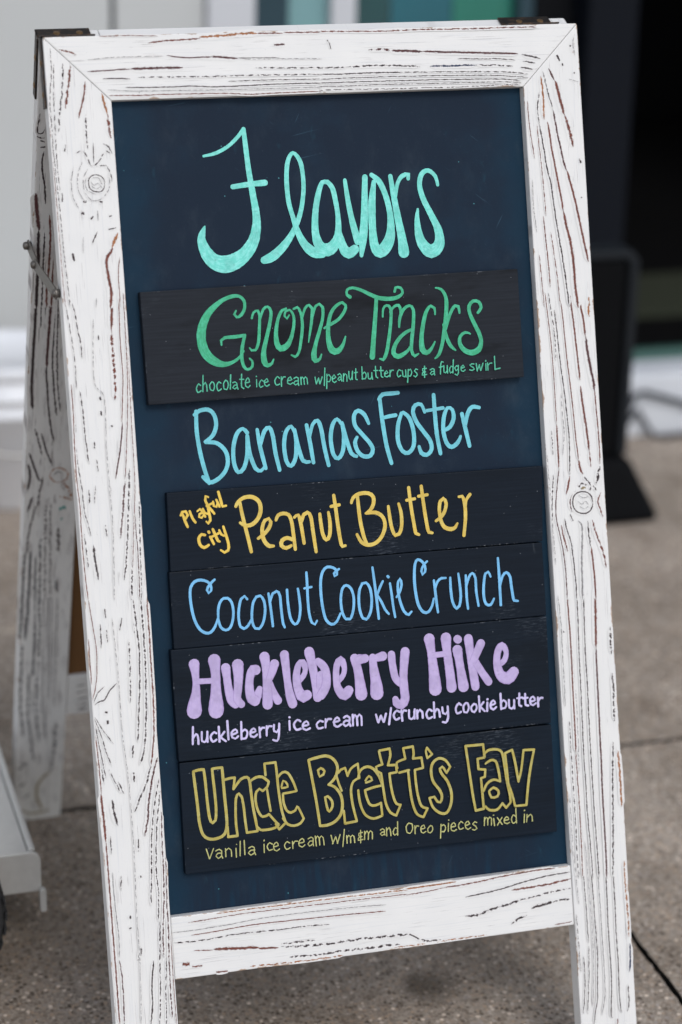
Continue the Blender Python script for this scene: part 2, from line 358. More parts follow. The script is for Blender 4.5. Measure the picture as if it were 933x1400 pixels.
'coconut': '''12103,52174,208 11636,51785,245 11333,51289,245 11463,50977,226 11708,51198,226 11705,51685,245 11406,52049,245 10811,52252,263 10232,52154,263 9836,51667,263 9725,50930,263 9777,49803,263 9980,48662,263 10393,47780,264 10936,47372,264 11416,47401,264 11832,47868,246 12130,48553,189
12187,48548,208 12247,49387,246 12446,50025,246 12817,50385,246 13199,50369,246 13535,49962,246 13651,49163,246 13530,48290,246 13234,47641,246 12799,47457,246 12362,47781,246 12187,48548,208
15027,50107,228 14798,50411,247 14454,50179,247 14205,49393,247 14100,48462,247 14215,47642,247 14527,47424,247 14930,47669,247 15255,48165,190
15885,50236,247 16277,50313,247 16590,49813,248 16640,48884,248 16394,47870,248 15965,47287,248 15584,47361,247 15357,47967,247 15385,48907,247 15583,49793,247 15925,50251,209
17061,50449,210 17148,49498,248 17223,48358,248 17272,47409,229
17162,49685,229 17465,50412,248 17865,50584,248 18127,50163,248 18169,48837,248 18253,47543,249 18384,47190,210
18840,50628,229 18847,49341,249 18986,48004,249 19371,47380,249 19744,47686,249 19969,48669,249 19952,49808,249 19873,50629,211
20794,52061,230 20788,50868,249 20754,49545,250 20798,48213,250 20994,47379,250 21274,47181,231 21492,47502,192
20497,50610,211 21186,50681,211
23936,52106,212 23671,51977,231 23418,51733,231 23458,51464,231 23704,51594,231 23708,51936,251 23396,52267,251 22816,52394,270 22357,52017,269 22099,51130,269 22046,49806,269 22149,48467,270 22375,47495,270 22836,47052,270 23340,47214,251 23787,47972,213
23889,48305,213 23929,49444,251 24144,50281,251 24517,50532,251 24949,50208,252 25165,49331,252 25047,48198,252 24693,47372,252 24281,47411,252 23987,48010,251 23909,48875,213
26048,50555,238 26450,50604,238 26790,50084,260 26893,49010,260 26703,47855,260 26258,47193,260 25914,47332,260 25662,48165,260 25647,49230,259 25794,50068,259 26092,50551,216
27163,51967,217 27267,50574,260 27371,48859,260 27452,47145,239
28090,50607,195 27789,50101,239 27425,49324,217
27429,49387,217 27804,48713,239 28129,47936,239 28455,47500,196
28760,50333,217 28850,49364,239 28940,48074,239 29054,47144,218
28584,51010,261 28646,50941,261
29315,49002,196 29632,49400,240 29883,50126,240 29787,50690,239 29569,50432,239 29492,49627,261 29641,48544,261 29955,47595,262 30378,47234,262 30687,47505,197
32522,52074,197 32140,51744,219 31904,51229,240 31991,50857,240 32255,51112,241 32289,51623,241 32051,52073,262 31620,52324,262 31324,51922,262 31170,50652,284 31194,49365,284 31397,48061,284 31842,47355,285 32335,47331,263 32731,47873,241 32933,48521,197
33070,50225,219 33135,49189,263 33197,48110,263 33271,47200,219
33098,49300,197 33421,50087,241 33846,50371,241 34251,50356,198
34701,50337,220 34673,49265,264 34774,48072,264 35111,47374,264 35421,47603,264 35619,48533,264 35586,49720,242 35513,50652,198
36244,50415,220 36217,49341,243 36206,48156,243 36260,47267,221
36217,49341,198 36550,50237,243 36912,50571,243 37177,50117,243 37182,48822,243 37317,47450,221
38701,50089,199 38504,50560,243 38198,50414,243 37971,49398,265 37899,48325,266 38075,47553,266 38523,47425,266 38902,47974,200
39542,51765,222 39562,50337,266 39553,48824,266 39543,47309,244
39567,49039,200 39908,50047,244 40316,50335,266 40632,49917,267 40736,48716,267 40893,47618,267 41278,47539,200''',
'huckle': '''9627,44619,1056 9672,43875,743 9688,42997,665 9618,42030,822 9430,41074,1175 9338,40343,1449
11523,44801,1177 11551,44077,942 11547,43199,864 11483,42033,982 11426,40964,1297 11369,40169,1455
9808,43024,529 11192,42961,530
12540,43997,905 12595,43093,748 12690,41910,788 12885,41009,867 13214,40583,789
13689,44157,1104 13679,43179,907 13556,42017,789 13407,41052,789 13770,40525,711
15328,43542,949 15030,43592,870 14739,42876,790 14622,41809,830 14782,40949,989 15067,40723,1029
15583,41770,554 15338,41147,832 15171,40772,792
16250,44648,990 16343,43696,832 16340,42518,833 16297,41343,912 16241,40267,992
17144,43911,873 16849,43154,754 16473,42406,595
16580,42199,595 16878,41283,675 17227,40519,795
18146,44657,874 18206,43510,756 18270,42125,716 18409,40929,837 18612,40079,917
19155,42036,678 19798,42523,519 20044,43130,519 19846,43781,678 19429,43625,598 19156,42627,717 19215,41438,838 19620,40567,1078 20017,40724,999
20520,44700,998 20691,43657,839 20851,42456,800 20971,41258,800 21035,40421,881
21309,43754,680 21820,43189,801 22005,42340,842 21876,41364,882 21372,40584,921
21499,42391,921 21389,41413,881
23040,41641,522 23613,42218,523 23787,42953,523 23489,43677,763 23089,43221,642 22939,42246,642 23040,41046,763 23607,40353,1006 24045,40745,966
24824,43684,846 25059,42628,846 25182,41424,968 25246,40264,1171
25268,43560,927 25761,43551,807
25296,43487,836 25837,43578,795
26566,43609,712 26616,42469,839 26744,41218,1091 26761,40224,1301
27010,43524,755 27553,43615,882
28418,43695,757 28457,42699,715 28653,41479,716 29089,40917,674
29761,43811,927 29605,42791,843 29457,41564,801 29437,40322,844 29459,39387,886 29057,38869,886 28581,39167,801 28515,39464,632
32208,44775,1058 32313,43769,847 32402,42514,890 32469,41260,1060 32493,40009,1273
33857,44720,1061 33869,43617,850 33959,42359,850 34049,41101,893 34106,40011,1022
32449,43216,551 33801,43249,552
34908,43474,979 35044,42252,809 35178,40987,895 35285,39974,1066
34977,44508,808 35040,44461,809
36067,44445,895 36158,43185,811 36279,41712,811 36413,40444,855 36462,39854,855
37280,43869,855 36856,43116,812 36405,42284,726
36579,42266,726 37168,41205,727 37804,40178,771
38920,41699,601 39519,42059,558 39750,42875,516 39346,43459,730 38915,42957,686 38756,41883,772 39031,40703,988 39757,40315,1204 40368,40842,1033''',
'uncle': '''8864,34798,236 9387,34896,255 9843,34884,256
9843,34884,236 9900,34290,256 9947,33010,256 9987,31632,256 10093,30343,276 10318,29865,276 10613,30085,257 10749,31151,256 10723,32725,256 10668,33909,256 10637,34854,236
10637,34854,236 11136,34877,256 11575,34867,256
11575,34867,256 11598,33804,276 11625,32228,277 11672,30649,277 11647,29471,277 11373,28716,277 10813,28428,277 10013,28407,276 9388,28855,276 9111,29968,276 9052,31349,275 8967,32927,275 8860,34740,255
11792,33723,237 12258,33808,237 12698,33798,237
12698,33798,218 12503,32757,218
12503,32757,218 12853,33170,237 13286,33613,257 13856,33726,258 14069,33327,258 14144,32136,258 14246,30742,258 14402,29539,258 14501,28657,219
14498,28618,219 13490,28600,238
13490,28600,218 13405,29657,238 13343,31045,238 13211,32006,238 12952,32312,238 12683,31910,238 12559,30742,238 12515,29565,238 12578,28473,218
12573,28414,238 11712,28419,257
11712,28419,218 11700,29366,218
14191,33353,218 14692,33612,258 15294,33583,258 15864,33084,239
15864,33084,219 15711,32627,219 15243,32286,219
15243,32286,219 14937,32518,239 14637,32276,238 14502,31502,238 14672,30495,239 15073,29895,239 15690,30059,239
15690,30059,219 16301,29255,220 16564,28966,220
16564,28966,220 16163,28736,239 15550,28651,239 14786,28702,239 14486,29015,219
15606,33706,219 15579,34755,219
15582,34794,219 16632,34796,239
16632,34796,219 16685,33821,239 16728,32432,239 16832,31035,240 16963,30029,240 17223,29106,220
17221,29086,220 16555,28551,220
16555,28551,220 16268,29080,220
15654,32397,199 15742,31359,219 15853,30357,219
16777,33416,219 17230,33800,239 17728,33684,240 18175,32822,240 18438,31939,220
18436,31920,200 17700,31846,220 17131,31832,220
17131,31832,220 17133,31000,240 17382,30218,240 17771,29974,240 18210,30141,220
18210,30141,220 18419,30513,200 18944,29300,221
18943,29280,221 18609,28882,241 17987,28718,240 17393,28927,240 16989,29530,240
17035,32476,180 17236,33027,200 17469,32882,200 17638,32407,200 17067,32354,200
19789,34663,240 20451,34788,281 21479,34873,281 22168,34479,282 22508,33764,282 22351,32985,282 21967,32471,262 21535,32162,221
21535,32162,221 22091,31899,262 22632,31120,283 22750,30149,283 22500,29220,283 21862,28617,282 21067,28392,282 20455,28425,241
20455,28425,221 20382,29429,261 20202,31240,261 19982,33054,261 19787,34624,240
20614,33618,221 20912,33783,241 21237,33469,241 21114,33165,241 20735,33008,221 20632,33576,201
21127,31014,221 21378,31085,242 21756,30623,242 21758,30065,242 21421,29646,242 21247,30084,242 21125,30975,201
22569,33160,202 22814,33431,222 23232,33544,222
23232,33544,202 23427,32784,222
23427,32784,202 23800,33421,222 24486,33803,222
24486,33803,202 24538,32459,223
24538,32459,202 23963,32205,222 23663,31441,243 23730,30035,243 24015,28482,223
24012,28442,223 22872,28357,243
22872,28357,222 22831,29541,222
22331,32988,202 22520,32169,222 22758,31445,202
24430,32464,196 24549,32901,217 24841,33276,239 25384,33430,261 25965,33150,261 26467,32363,240 26724,31559,240
26721,31516,218 25846,31422,240 25010,31239,239
25010,31239,218 25121,30581,240 25403,29839,240 25928,29713,240 26475,29887,218
26475,29887,218 26527,28696,219
26525,28674,219 25644,28498,240 24937,28883,240 24548,29681,239 24386,30559,239 24350,31314,217
25118,32150,196 25478,32539,218 25760,32120,218 25149,31953,196
26580,32715,218 26283,32921,218 26221,33315,218 26856,33480,218
26856,33480,218 26702,34164,240 26612,34797,218
26612,34797,218 27643,34877,240
27643,34877,218 27691,34270,240 27381,33336,218
27381,33336,218 28182,33289,241
28182,33289,219 28204,32619,219
28202,32598,219 27483,32549,219
27483,32549,219 27530,31596,241 27678,30502,241 27955,29650,241 28370,29494,219
28370,29494,219 27879,28537,219
27879,28537,219 27342,28859,241 26955,29723,241 26799,31034,240 26666,32663,218
28443,32528,219 29394,32658,241
28295,32975,197 28264,33496,219 29111,33768,219
29111,33768,219 28976,34753,219
28978,34774,219 29924,34843,241
29924,34843,219 29965,34127,241 29869,33706,219
29869,33706,219 30700,33700,242
30700,33700,220 30793,32739,220
30791,32718,220 29974,32615,220
29974,32615,220 29991,31533,242 30104,30223,242 30391,29151,242 30979,28844,220
30979,28844,220 30521,28075,220
30521,28075,220 29914,28428,242 29555,29421,242 29397,30736,242 29300,32604,219
31301,34585,198 31773,33906,198
31773,33906,198 31279,33593,198
31279,33593,198 31166,34254,198 31301,34585,198
33067,31986,199 33466,32527,221
33466,32527,221 33036,33203,243 32375,33450,265 31761,33064,264 31554,32330,264 31690,31340,265 32304,30403,265 32465,29778,265 32273,29279,243 32007,29353,243 31703,29866,221
31703,29866,199 31225,29812,220
31225,29812,220 31502,28913,243 32139,28297,265 32813,28218,265 33296,28987,266 33413,30059,266 33103,31180,265 32590,31953,265 32421,32470,243 32681,32636,243 33067,31986,199
35108,34320,244 36860,34281,267
36860,34281,222 36938,33054,245
36937,33032,222 36225,32980,222
36225,32980,222 36254,32042,244
36251,31998,222 36928,31879,223
36928,31879,223 36838,31214,223
36837,31192,223 36443,31106,222
36443,31106,222 36478,29925,245 36524,28219,245
36521,28176,245 35716,28096,245
35716,28096,222 35520,29600,244 35326,31798,244 35105,34277,244
36863,33302,200 37299,33667,245 38079,33691,245 38675,33342,245 38865,32055,246 39015,30509,246 39210,29285,246 39251,28514,224
39248,28471,201 38757,28003,224
38757,28003,201 38421,28479,223
38421,28479,201 37834,27935,246 37059,28004,245 36717,28371,201
36989,32439,200 37487,32710,245 38004,32565,245 38221,31691,245 38334,30630,223
38331,30587,201 37683,30835,245 36998,30520,245 36611,29867,223
37179,29802,201 37609,30080,245 38090,29719,246 37964,29209,246 37343,29172,245 37153,29761,201
38988,33220,223 39717,33468,224
39717,33468,224 39937,32264,246 40158,30380,224
40158,30380,202 40504,31435,224 40858,33299,224
40859,33320,224 41917,33248,247
41917,33248,224 41398,31335,247 41054,29621,247 40815,28092,225
40812,28048,225 39659,28073,224
39659,28073,224 39454,29147,224 39135,30233,224
39135,30233,201 39056,31816,223 38985,33177,223''',
}
GRAIN = {
'stile_left': '''r80|101,95978,78 9,91333,78 39,86476,78 193,80623,78 270,77687,78
k55|565,100602,91 543,98478,91 233,96167,91 211,94039,91 205,91325,91 321,88408,91 418,85486,91 491,81973,91 664,77665,92
k60|797,99244,91 609,96736,91 524,94803,91 473,92285,91 451,90151,91 547,88009,91
k50|1601,99221,156 1422,97097,156 994,94786,156 800,93242,156
r75|2293,99007,260 1913,97081,260 1580,95251,260
r90|3492,97614,196 3273,96262,196 2911,95109,196 2695,94339,196
k60|3355,94705,163 3254,93347,163 3242,92375,163 3322,91593,164
r90|3701,97763,261 3770,96829,261
o90|4896,96501,262 5089,95619,262 5294,94638,262
r75|5294,94638,262 5392,93269,262 5494,92485,263
k90|3820,92158,105 3750,90407,105
k50|2169,91248,117 2874,91416,118 3387,90324,118 3728,90115,118 4192,90486,118 4852,91338,118 5334,91124,118
k80|4704,92027,144 5178,91716,144 5473,91119,145
k50|3862,90051,105 4758,90073,105 5172,89470,105 5286,88586,105
g70|1886,90093,104 1588,88743,104 1683,87376,104 2104,86382,105
g60|2703,90449,91 2222,89300,91 2219,87937,92 2739,86939,92
g60|3153,89846,85 2686,88891,85 2797,87716,85 3438,87005,85 4351,87257,85 5019,88206,85 5006,89379,85
k90|2540,86928,262 2841,86973,262
k90|4028,86920,262 4280,86830,263
k90|2265,85887,327 2565,85932,327
k90|3118,85359,197 3337,85642,197
k90|4783,85555,197 5026,85603,197
k80|4639,84406,145 5344,84510,145
g80|3769,86111,105 3764,85231,105
k80|3632,84259,158 3285,83591,157 3090,83112,157
k95|1216,82424,262 1362,81733,262
g70|2311,83835,79 2202,82374,79
o95|5472,84072,329 5170,83498,329 4854,82730,329
r95|4901,82825,329 4686,82346,329 4285,81778,329 4272,80798,329 4385,79614,329 4486,78823,330 4318,77358,330
r90|5473,81913,106 5238,80354,106 5222,78782,106 5181,77407,106
k80|690,87809,130 671,87031,130
k80|1342,92058,130 1200,91481,130
g80|3092,78311,92 2995,77532,92
k90|4604,88517,131 4402,87939,131 3991,87762,131 3407,87924,131 3144,88384,131 3251,89023,131 3706,89277,131 4255,89176,131 4585,88811,131 4599,88458,131
g80|3271,88769,79 3638,88363,79 3949,88545,79 4409,88037,79
g80|3590,89048,79 4082,88988,79 4339,88431,79
g80|3433,88274,79 3812,88023,79 4185,88242,79
g80|3004,89170,92 2822,88593,92 3048,87900,92 3778,87576,92
o60|-36,101197,194 -40,99847,194 -94,95985,195
r95|4421,78761,297 4434,77581,297 4235,75428,297
r70|4235,75428,264 4199,73855,264 4243,72276,264 4198,70305,264 4111,69126,265
r95|5118,78722,112 5016,75973,112 4956,73808,112 4968,71242,113 4754,68885,113 4584,67117,113
v95|4624,67114,172 4477,65937,172 4147,64178,172 3861,63011,172 3648,62036,172
r85|5556,78698,99 5500,75747,99 5411,71806,99 5263,69246,99 5049,66886,99 4717,63739,100 4487,61972,100
r85|5572,76728,86 5538,70809,86 5449,66857,86 5400,62894,86 5315,60914,86 5110,58942,87 4841,56376,87 4606,54005,87
v75|4472,61774,212 4271,60400,212 4069,59026,213 3695,56672,213
k60|4959,62928,166 4702,59969,166 4393,57409,166 4138,55042,166 3778,52882,166
k55|4781,56381,166 4606,54005,167 4430,52425,167 4288,51040,167
v85|5255,60919,120 5157,57943,120 5180,54952,120 5092,52365,120 5030,50972,120
k60|5643,59893,133 5495,57317,133 5381,54934,133 5191,50958,134
r90|-66,79010,118 65,76265,118 58,73523,118 249,70765,118 242,68014,118 137,65265,118 115,62310,118 222,59734,119 185,57364,119 209,54193,119 341,51402,119
k60|280,77817,85 514,75651,85 719,73090,85 713,70341,85
k70|885,77979,131 1093,76792,131 1204,75610,131 1398,74225,131 1410,73046,131
k70|994,70125,131 1120,68346,132 1173,66372,132 1265,64393,132 1365,63596,132
k75|381,67217,112 255,65257,112 346,63279,112 537,61290,112 589,59309,112 813,58302,112 1022,57096,112
k60|443,57343,106 524,55751,106 605,54158,106
k85|1162,56291,265 1228,55294,265 1339,54093,265 1425,53092,265
g55|2660,76504,72 2353,71019,72 3130,69390,73 3010,65054,73 3018,61095,73 3055,57521,73 2728,51183,73
k90|2740,69515,198 2818,69214,198
k90|2745,68233,198 2776,67837,198
k90|3606,66889,265 3695,66745,265
k90|3007,75010,158 3018,74616,158
k70|1947,65527,132 1943,64935,132
k70|2029,63941,106 2107,62848,106
k80|3047,61489,159 3096,60791,159
k60|1131,61243,132 1142,60056,132
k60|1755,61590,106 1579,60021,106
k60|2387,57973,119 2513,56970,119
o70|-121,75102,105 -113,72554,105
o60|-45,60151,132 -13,57381,132
r90|-202,51178,119 -85,49796,119 102,47856,119 70,45935,119 100,43730,119
o80|-36,48968,132 70,45935,133
r90|365,51400,106 560,49186,106 755,46968,106 648,44776,106 409,43423,106 81,42354,106
k90|171,42069,106 561,42856,106 1244,43475,106
k90|237,41841,146 730,42149,146 1153,42243,146 1682,43016,146 2366,43637,147
k80|156,40746,100 813,39517,100 1686,38177,100
k75|141,40555,106 635,38983,107 946,37566,107 1396,36132,107
k80|155,40360,106 319,38464,106 590,36499,107 763,35095,107
r90|112,39039,133 204,36542,133 249,33768,133
r95|194,33774,267 279,31546,267 337,29318,267
r90|337,29318,174 354,26535,174 345,22636,174 355,20122,175 365,17605,175 361,14526,175 384,12560,175
o85|77,21276,201 225,18743,201 283,16497,202 326,14811,202
v95|78,41941,266 72,41114,266 104,40421,266
k95|1127,41141,266 1341,41036,266
k95|1263,40353,266 1321,40015,267
k80|1246,49121,159 1222,46922,159
k80|1759,50448,133 1836,49616,133
k60|1810,48517,106 1812,47416,106
g60|2387,49564,73 2555,44308,73 2565,38774,74 2815,34585,74 2826,29017,74 2651,22057,74 2624,17859,74 2328,12282,74
k80|3269,49481,120 3023,48402,120
k60|4441,51027,133 4358,47998,134
k50|3764,47503,133 3701,44746,134 3479,41725,134
k75|4441,51027,160 4572,48254,160 4633,46037,161 4459,43286,161 4174,40543,161 3909,38074,161
k70|5133,50963,167 5151,49304,167 5157,47092,167 5095,44330,167 4921,41575,168 4644,38550,168 4225,36650,168 3897,35992,168
r85|5688,50912,174 5682,48148,174 5643,44552,174 5609,41781,175 5484,39293,175 5259,37371,175 4943,35736,175
k70|4943,35736,202 4480,34396,202 3823,33079,202 3167,31763,201
v85|5617,36496,215 5078,34885,215 4554,32716,215 4321,31070,215 3922,29443,215
k65|5615,34546,135 5015,32104,135 4630,29917,135 4393,27431,135 4231,25213,135 4013,23001,135
k65|5618,33430,135 5213,30965,135 4940,28762,135 4738,25990,135 4799,23741,135 4581,21526,135
v75|5616,31476,148 5470,28698,149 5408,25906,149 5234,23125,149 4947,20355,149 4869,18117,149
v75|5677,27273,149 5513,23089,149 5451,20289,149 5345,18053,149 5254,15249,149 5276,12426,150
r90|5604,20831,88 5630,18859,88 5595,16048,88 5589,13228,88 5600,11815,88
k85|3899,17967,176 3576,15481,176 3530,14081,176 3248,12151,176
k60|4749,21504,122 4465,17609,122 4318,14816,122 4059,12035,122
k60|5121,18083,122 4842,15025,122 4674,11947,122
k80|791,29819,134 752,28156,134
g85|740,26487,114 708,24541,114 794,22299,114 865,20613,114 778,18668,114
v80|758,18391,148 912,16691,148 860,14456,148 800,12500,148
k85|1173,33107,267 1292,31705,268 1553,30701,268
k70|411,35965,160 585,34561,160
k70|1847,34695,147 2319,33530,147
k50|1100,35888,107 2042,33562,107
k90|2057,22358,202 2092,22074,202
k90|1912,21147,202 2088,21263,202
k60|2691,19532,229 2789,18958,229 2450,18163,229
k60|3473,37844,201 3337,36748,201
k60|3291,35365,201 3369,34522,201
k70|1494,26115,134 1392,24733,134
k70|3290,29240,161 3237,28131,161
k90|3269,25893,202 3312,25720,202''',
'stile_right': '''o80|50477,101196,285 50254,99910,285 50254,98834,285
k95|48202,99062,242 48524,98667,242 48836,98121,242
k90|49054,97899,199 49108,97661,199
v95|47633,97446,227 47877,96923,227 48205,96268,228
r95|48161,96312,356 48358,95768,356 48637,94360,356 48970,93055,357
r85|48970,93055,321 49351,91747,321 49657,90007,322
o85|46803,96784,227 46912,95277,227 46905,92696,227
r95|47191,92471,227 47352,91388,228 47485,89874,228 47720,88139,228 47881,87052,228 48116,85311,229 48264,84006,229
r95|48264,84006,314 48514,82477,315 48778,81162,315 48987,78980,316 48991,77239,316 49186,74833,316
k70|47039,97206,142 47388,95476,142 47840,93525,142
v90|47840,93525,213 48075,91793,214 48324,90274,214 48574,88752,214 48859,87768,214
r95|48866,87875,257 49232,86345,258 49586,84596,258 49837,83065,258 50089,81532,258 50341,79997,259 50495,79119,259
k70|46394,97225,142 46566,95288,142 46306,93792,142 46369,92285,142
k85|46369,92285,170 46603,90555,171 46749,89256,171 46896,87956,171 47158,86650,171 47364,84480,171 47497,82959,171 47718,80998,172 47866,79689,172 48074,77507,172 48260,74995,172
r85|45106,95870,120 45313,94470,120 45361,92751,120 45437,91459,120 45696,89083,121
r80|46139,92293,114 46228,90138,114 46332,88195,114 46422,86034,114 46498,83655,114
r90|46220,83667,142 46310,81501,143 46432,79113,143 46476,76942,143
r80|45038,88894,92 45195,86734,92
r80|46862,82123,114 47068,79947,114 47260,77550,114 47377,75045,115
r85|45564,80024,114 45653,77854,114 45754,75138,114
g70|45339,87159,92 45284,84574,92 45475,82190,92
k90|49903,99511,214 50039,99464,214
k90|50230,97025,214 50221,96896,214
k90|50168,85286,215 50231,85174,215
g70|49652,96374,71 50567,96109,71
g70|50482,100550,107 50240,99696,107 50403,98615,107
k60|50216,88903,172 50351,88464,172
r95|49179,76280,244 49410,75018,244 49619,73756,245 49735,72081,245
v95|49735,72081,317 49864,70612,317 50007,69350,317 50249,67870,318 50338,66818,318
r90|50329,67028,159 50396,64928,159 50446,63247,159 50472,61566,159 50432,59888,159
k70|50396,59680,290 50178,58751,290 49900,57931,290
r95|48333,76327,215 48474,75072,215 48603,73608,215 48704,71727,216 48806,69844,216 48907,67958,216
r95|48918,67435,259 48978,66282,259 49138,64597,260 49298,62910,260 49414,61224,260
r80|49414,61224,173 49492,59644,174
r95|47378,76380,143 47531,74294,143 47618,72210,143 47706,70122,144 47820,68447,144 47952,66351,144 48040,64256,144 48127,62157,144 48258,60366,144
r95|48242,60472,289 48405,59517,289 48664,59014,289
r95|45894,76462,114 46064,73965,114 46220,71255,115 46265,68549,115 46258,66049,115 46255,63964,115
r95|46255,63964,201 46248,61458,201 46228,59787,201
v90|46228,59787,144 45941,58135,144 45699,56480,144 45648,55018,144 45939,53316,144 46164,51617,144 46264,49716,144 46257,47191,145
k60|46226,76444,107 46436,74565,107 46620,72270,107 46582,69985,107
k85|46738,74756,143 46868,72671,143 46955,70586,143 47108,68494,144 47253,66607,144 47354,64722,144 47424,63045,144 47377,60956,144 47277,59079,144
r95|47271,58975,245 47054,58049,245 46821,57228,245
g65|46933,66837,101 46909,64753,101 46979,63077,101 46709,61006,101
k60|45704,63377,129 45720,61915,129 45732,61079,129
k70|45610,59207,144 45448,57756,144 45213,54844,144
g60|44774,66151,86 44942,63640,86 45111,61125,86 45072,58830,86 44825,56759,86 44870,54034,86 45066,51921,86 45317,50640,86
k85|46493,54948,159 46648,53886,159 47012,52595,159 47127,50903,159 47228,48999,159 47239,47101,159
r90|46119,54350,187 46273,53288,187 46624,51787,188
k80|47078,55320,144 47371,54666,144
g90|47818,54629,217 48191,54136,217 48157,52919,217 47976,50829,217 47871,48520,217 47821,47047,218
k80|48825,54546,188 48855,53281,188 48998,52005,189
r95|49005,52110,218 49128,50517,218 49185,48613,218 49189,46922,218
r75|49280,54614,232 49542,53434,232 49923,52348,232 50292,51050,233 50442,49874,233
r85|50346,57160,174 50000,56345,174 50139,55702,174 50420,54795,174
o60|50312,75801,288 50236,73929,288
k95|49475,56240,159 49280,55667,159 48875,55321,159 48356,55300,159 47872,55465,159 47495,55874,159 47417,56405,159 47543,56961,159 47947,57307,159 48490,57369,159 48998,57224,159 49354,56817,159 49475,56240,159
v80|47314,55511,202 47168,56362,202 47416,57076,202 47778,57467,202
g80|47940,56510,87 48367,56161,87 48723,56447,87 49034,56044,87
g80|48130,55970,87 48563,55724,87 48980,55901,87
g80|48086,57023,87 48519,56779,87 48974,56848,87
t90|48350,57632,434 48811,57806,434
k70|48140,57859,217 48495,58146,217 48936,58006,217
k70|49075,58416,174 49377,57867,174 49238,57457,174
k60|49601,57849,188 49911,57404,188
k80|48760,58755,159 49004,58358,159
r95|46250,48595,188 46294,45984,188 46328,42565,188 46264,38947,189 46226,35724,189 46167,32498,189
r85|46167,32498,145 46184,29460,146 46202,26418,146 46155,23377,146 46087,20335,146
k85|47249,48505,138 47225,45495,138 47111,42086,138 47074,38865,138 47015,35640,138 46956,32411,138 46961,29169,139 46950,26330,139 47062,23064,139 47094,20209,139
k85|47952,48442,145 47865,45435,145 47751,42023,145 47757,38795,146 47699,35568,146 47662,32334,146 47668,29089,146 47674,25838,146 47718,22170,147 47738,20129,147
r95|49191,48331,291 49040,45325,291 48888,42315,291
v95|48888,42315,218 48823,39293,219 48778,36263,219 48730,33838,219 48711,31204,219 48624,28167,220 48626,25522,220 48603,22469,220 48533,20029,220
k60|50476,44181,219 50415,41560,219
k55|50407,39740,219 50398,36905,220 50324,35087,220
k75|50044,33087,190 49828,30063,191 49634,27033,191 49461,23996,191 49179,19948,191
o85|50488,32226,249 50561,29981,250 50548,26723,250
g75|45337,47676,115 45460,44657,116 45439,42048,116 45413,39034,116 45389,37022,116
k60|45723,35576,116 45701,31943,116 45692,28504,116 45710,25461,117 45633,22628,117 45703,20383,117
k70|45500,44292,145 45789,44144,145
g60|46557,38514,87 46510,34482,87 46356,30453,87
g60|45266,28553,87 45283,25512,87 45236,22474,88
k85|46079,23895,117 46146,22235,117 46200,20575,117 46219,18791,117 46255,17258,117 46256,15600,117 46283,13938,117
k75|46294,13681,117 46225,12412,117 46089,10513,118 45899,8621,118 45760,7104,118
g80|46546,23838,88 46624,21922,88 46636,20012,88 46687,18095,88 46725,16177,88 46710,14264,88 46681,12351,88 46558,10449,88 46319,7793,88
k85|46947,23790,132 46985,21241,132 47039,18942,132 47061,16771,132 47097,14596,132 47100,12550,132 46961,10394,132 46838,8489,133 46554,7248,133 46338,5996,133
g85|47660,23322,117 47672,21411,117 47683,18860,117 47705,16688,118 47701,14516,118 47715,12211,118 47700,10292,118 47577,8386,118 47202,6771,118
k90|48557,23596,147 48518,21307,147 48465,19017,147 48413,16724,147 48390,14681,147 48402,12759,147 48414,10835,148 48319,8924,148 48145,6638,148 48335,6418,148
k85|49431,23490,147 49309,21592,147 49241,19047,147 49226,17131,147 49172,15218,147 49184,13295,148 49197,11370,148 49118,9070,148 49136,7654,148 49241,6739,148
b90|50525,13373,222 50512,12091,222 50346,10572,222
k70|50097,9449,148 50075,7394,148 49858,6781,148
k80|45666,12743,125 45728,11202,125 45553,8925,125 45304,7168,125
g50|45312,23480,88 45381,21440,88 45458,19524,88 45552,17858,88
k60|45220,16882,88 45256,14329,88 45326,11257,88
o70|50455,21451,192 50455,18253,192 50496,15686,192 50498,14019,192
r90|48795,6160,148 48762,5650,148''',
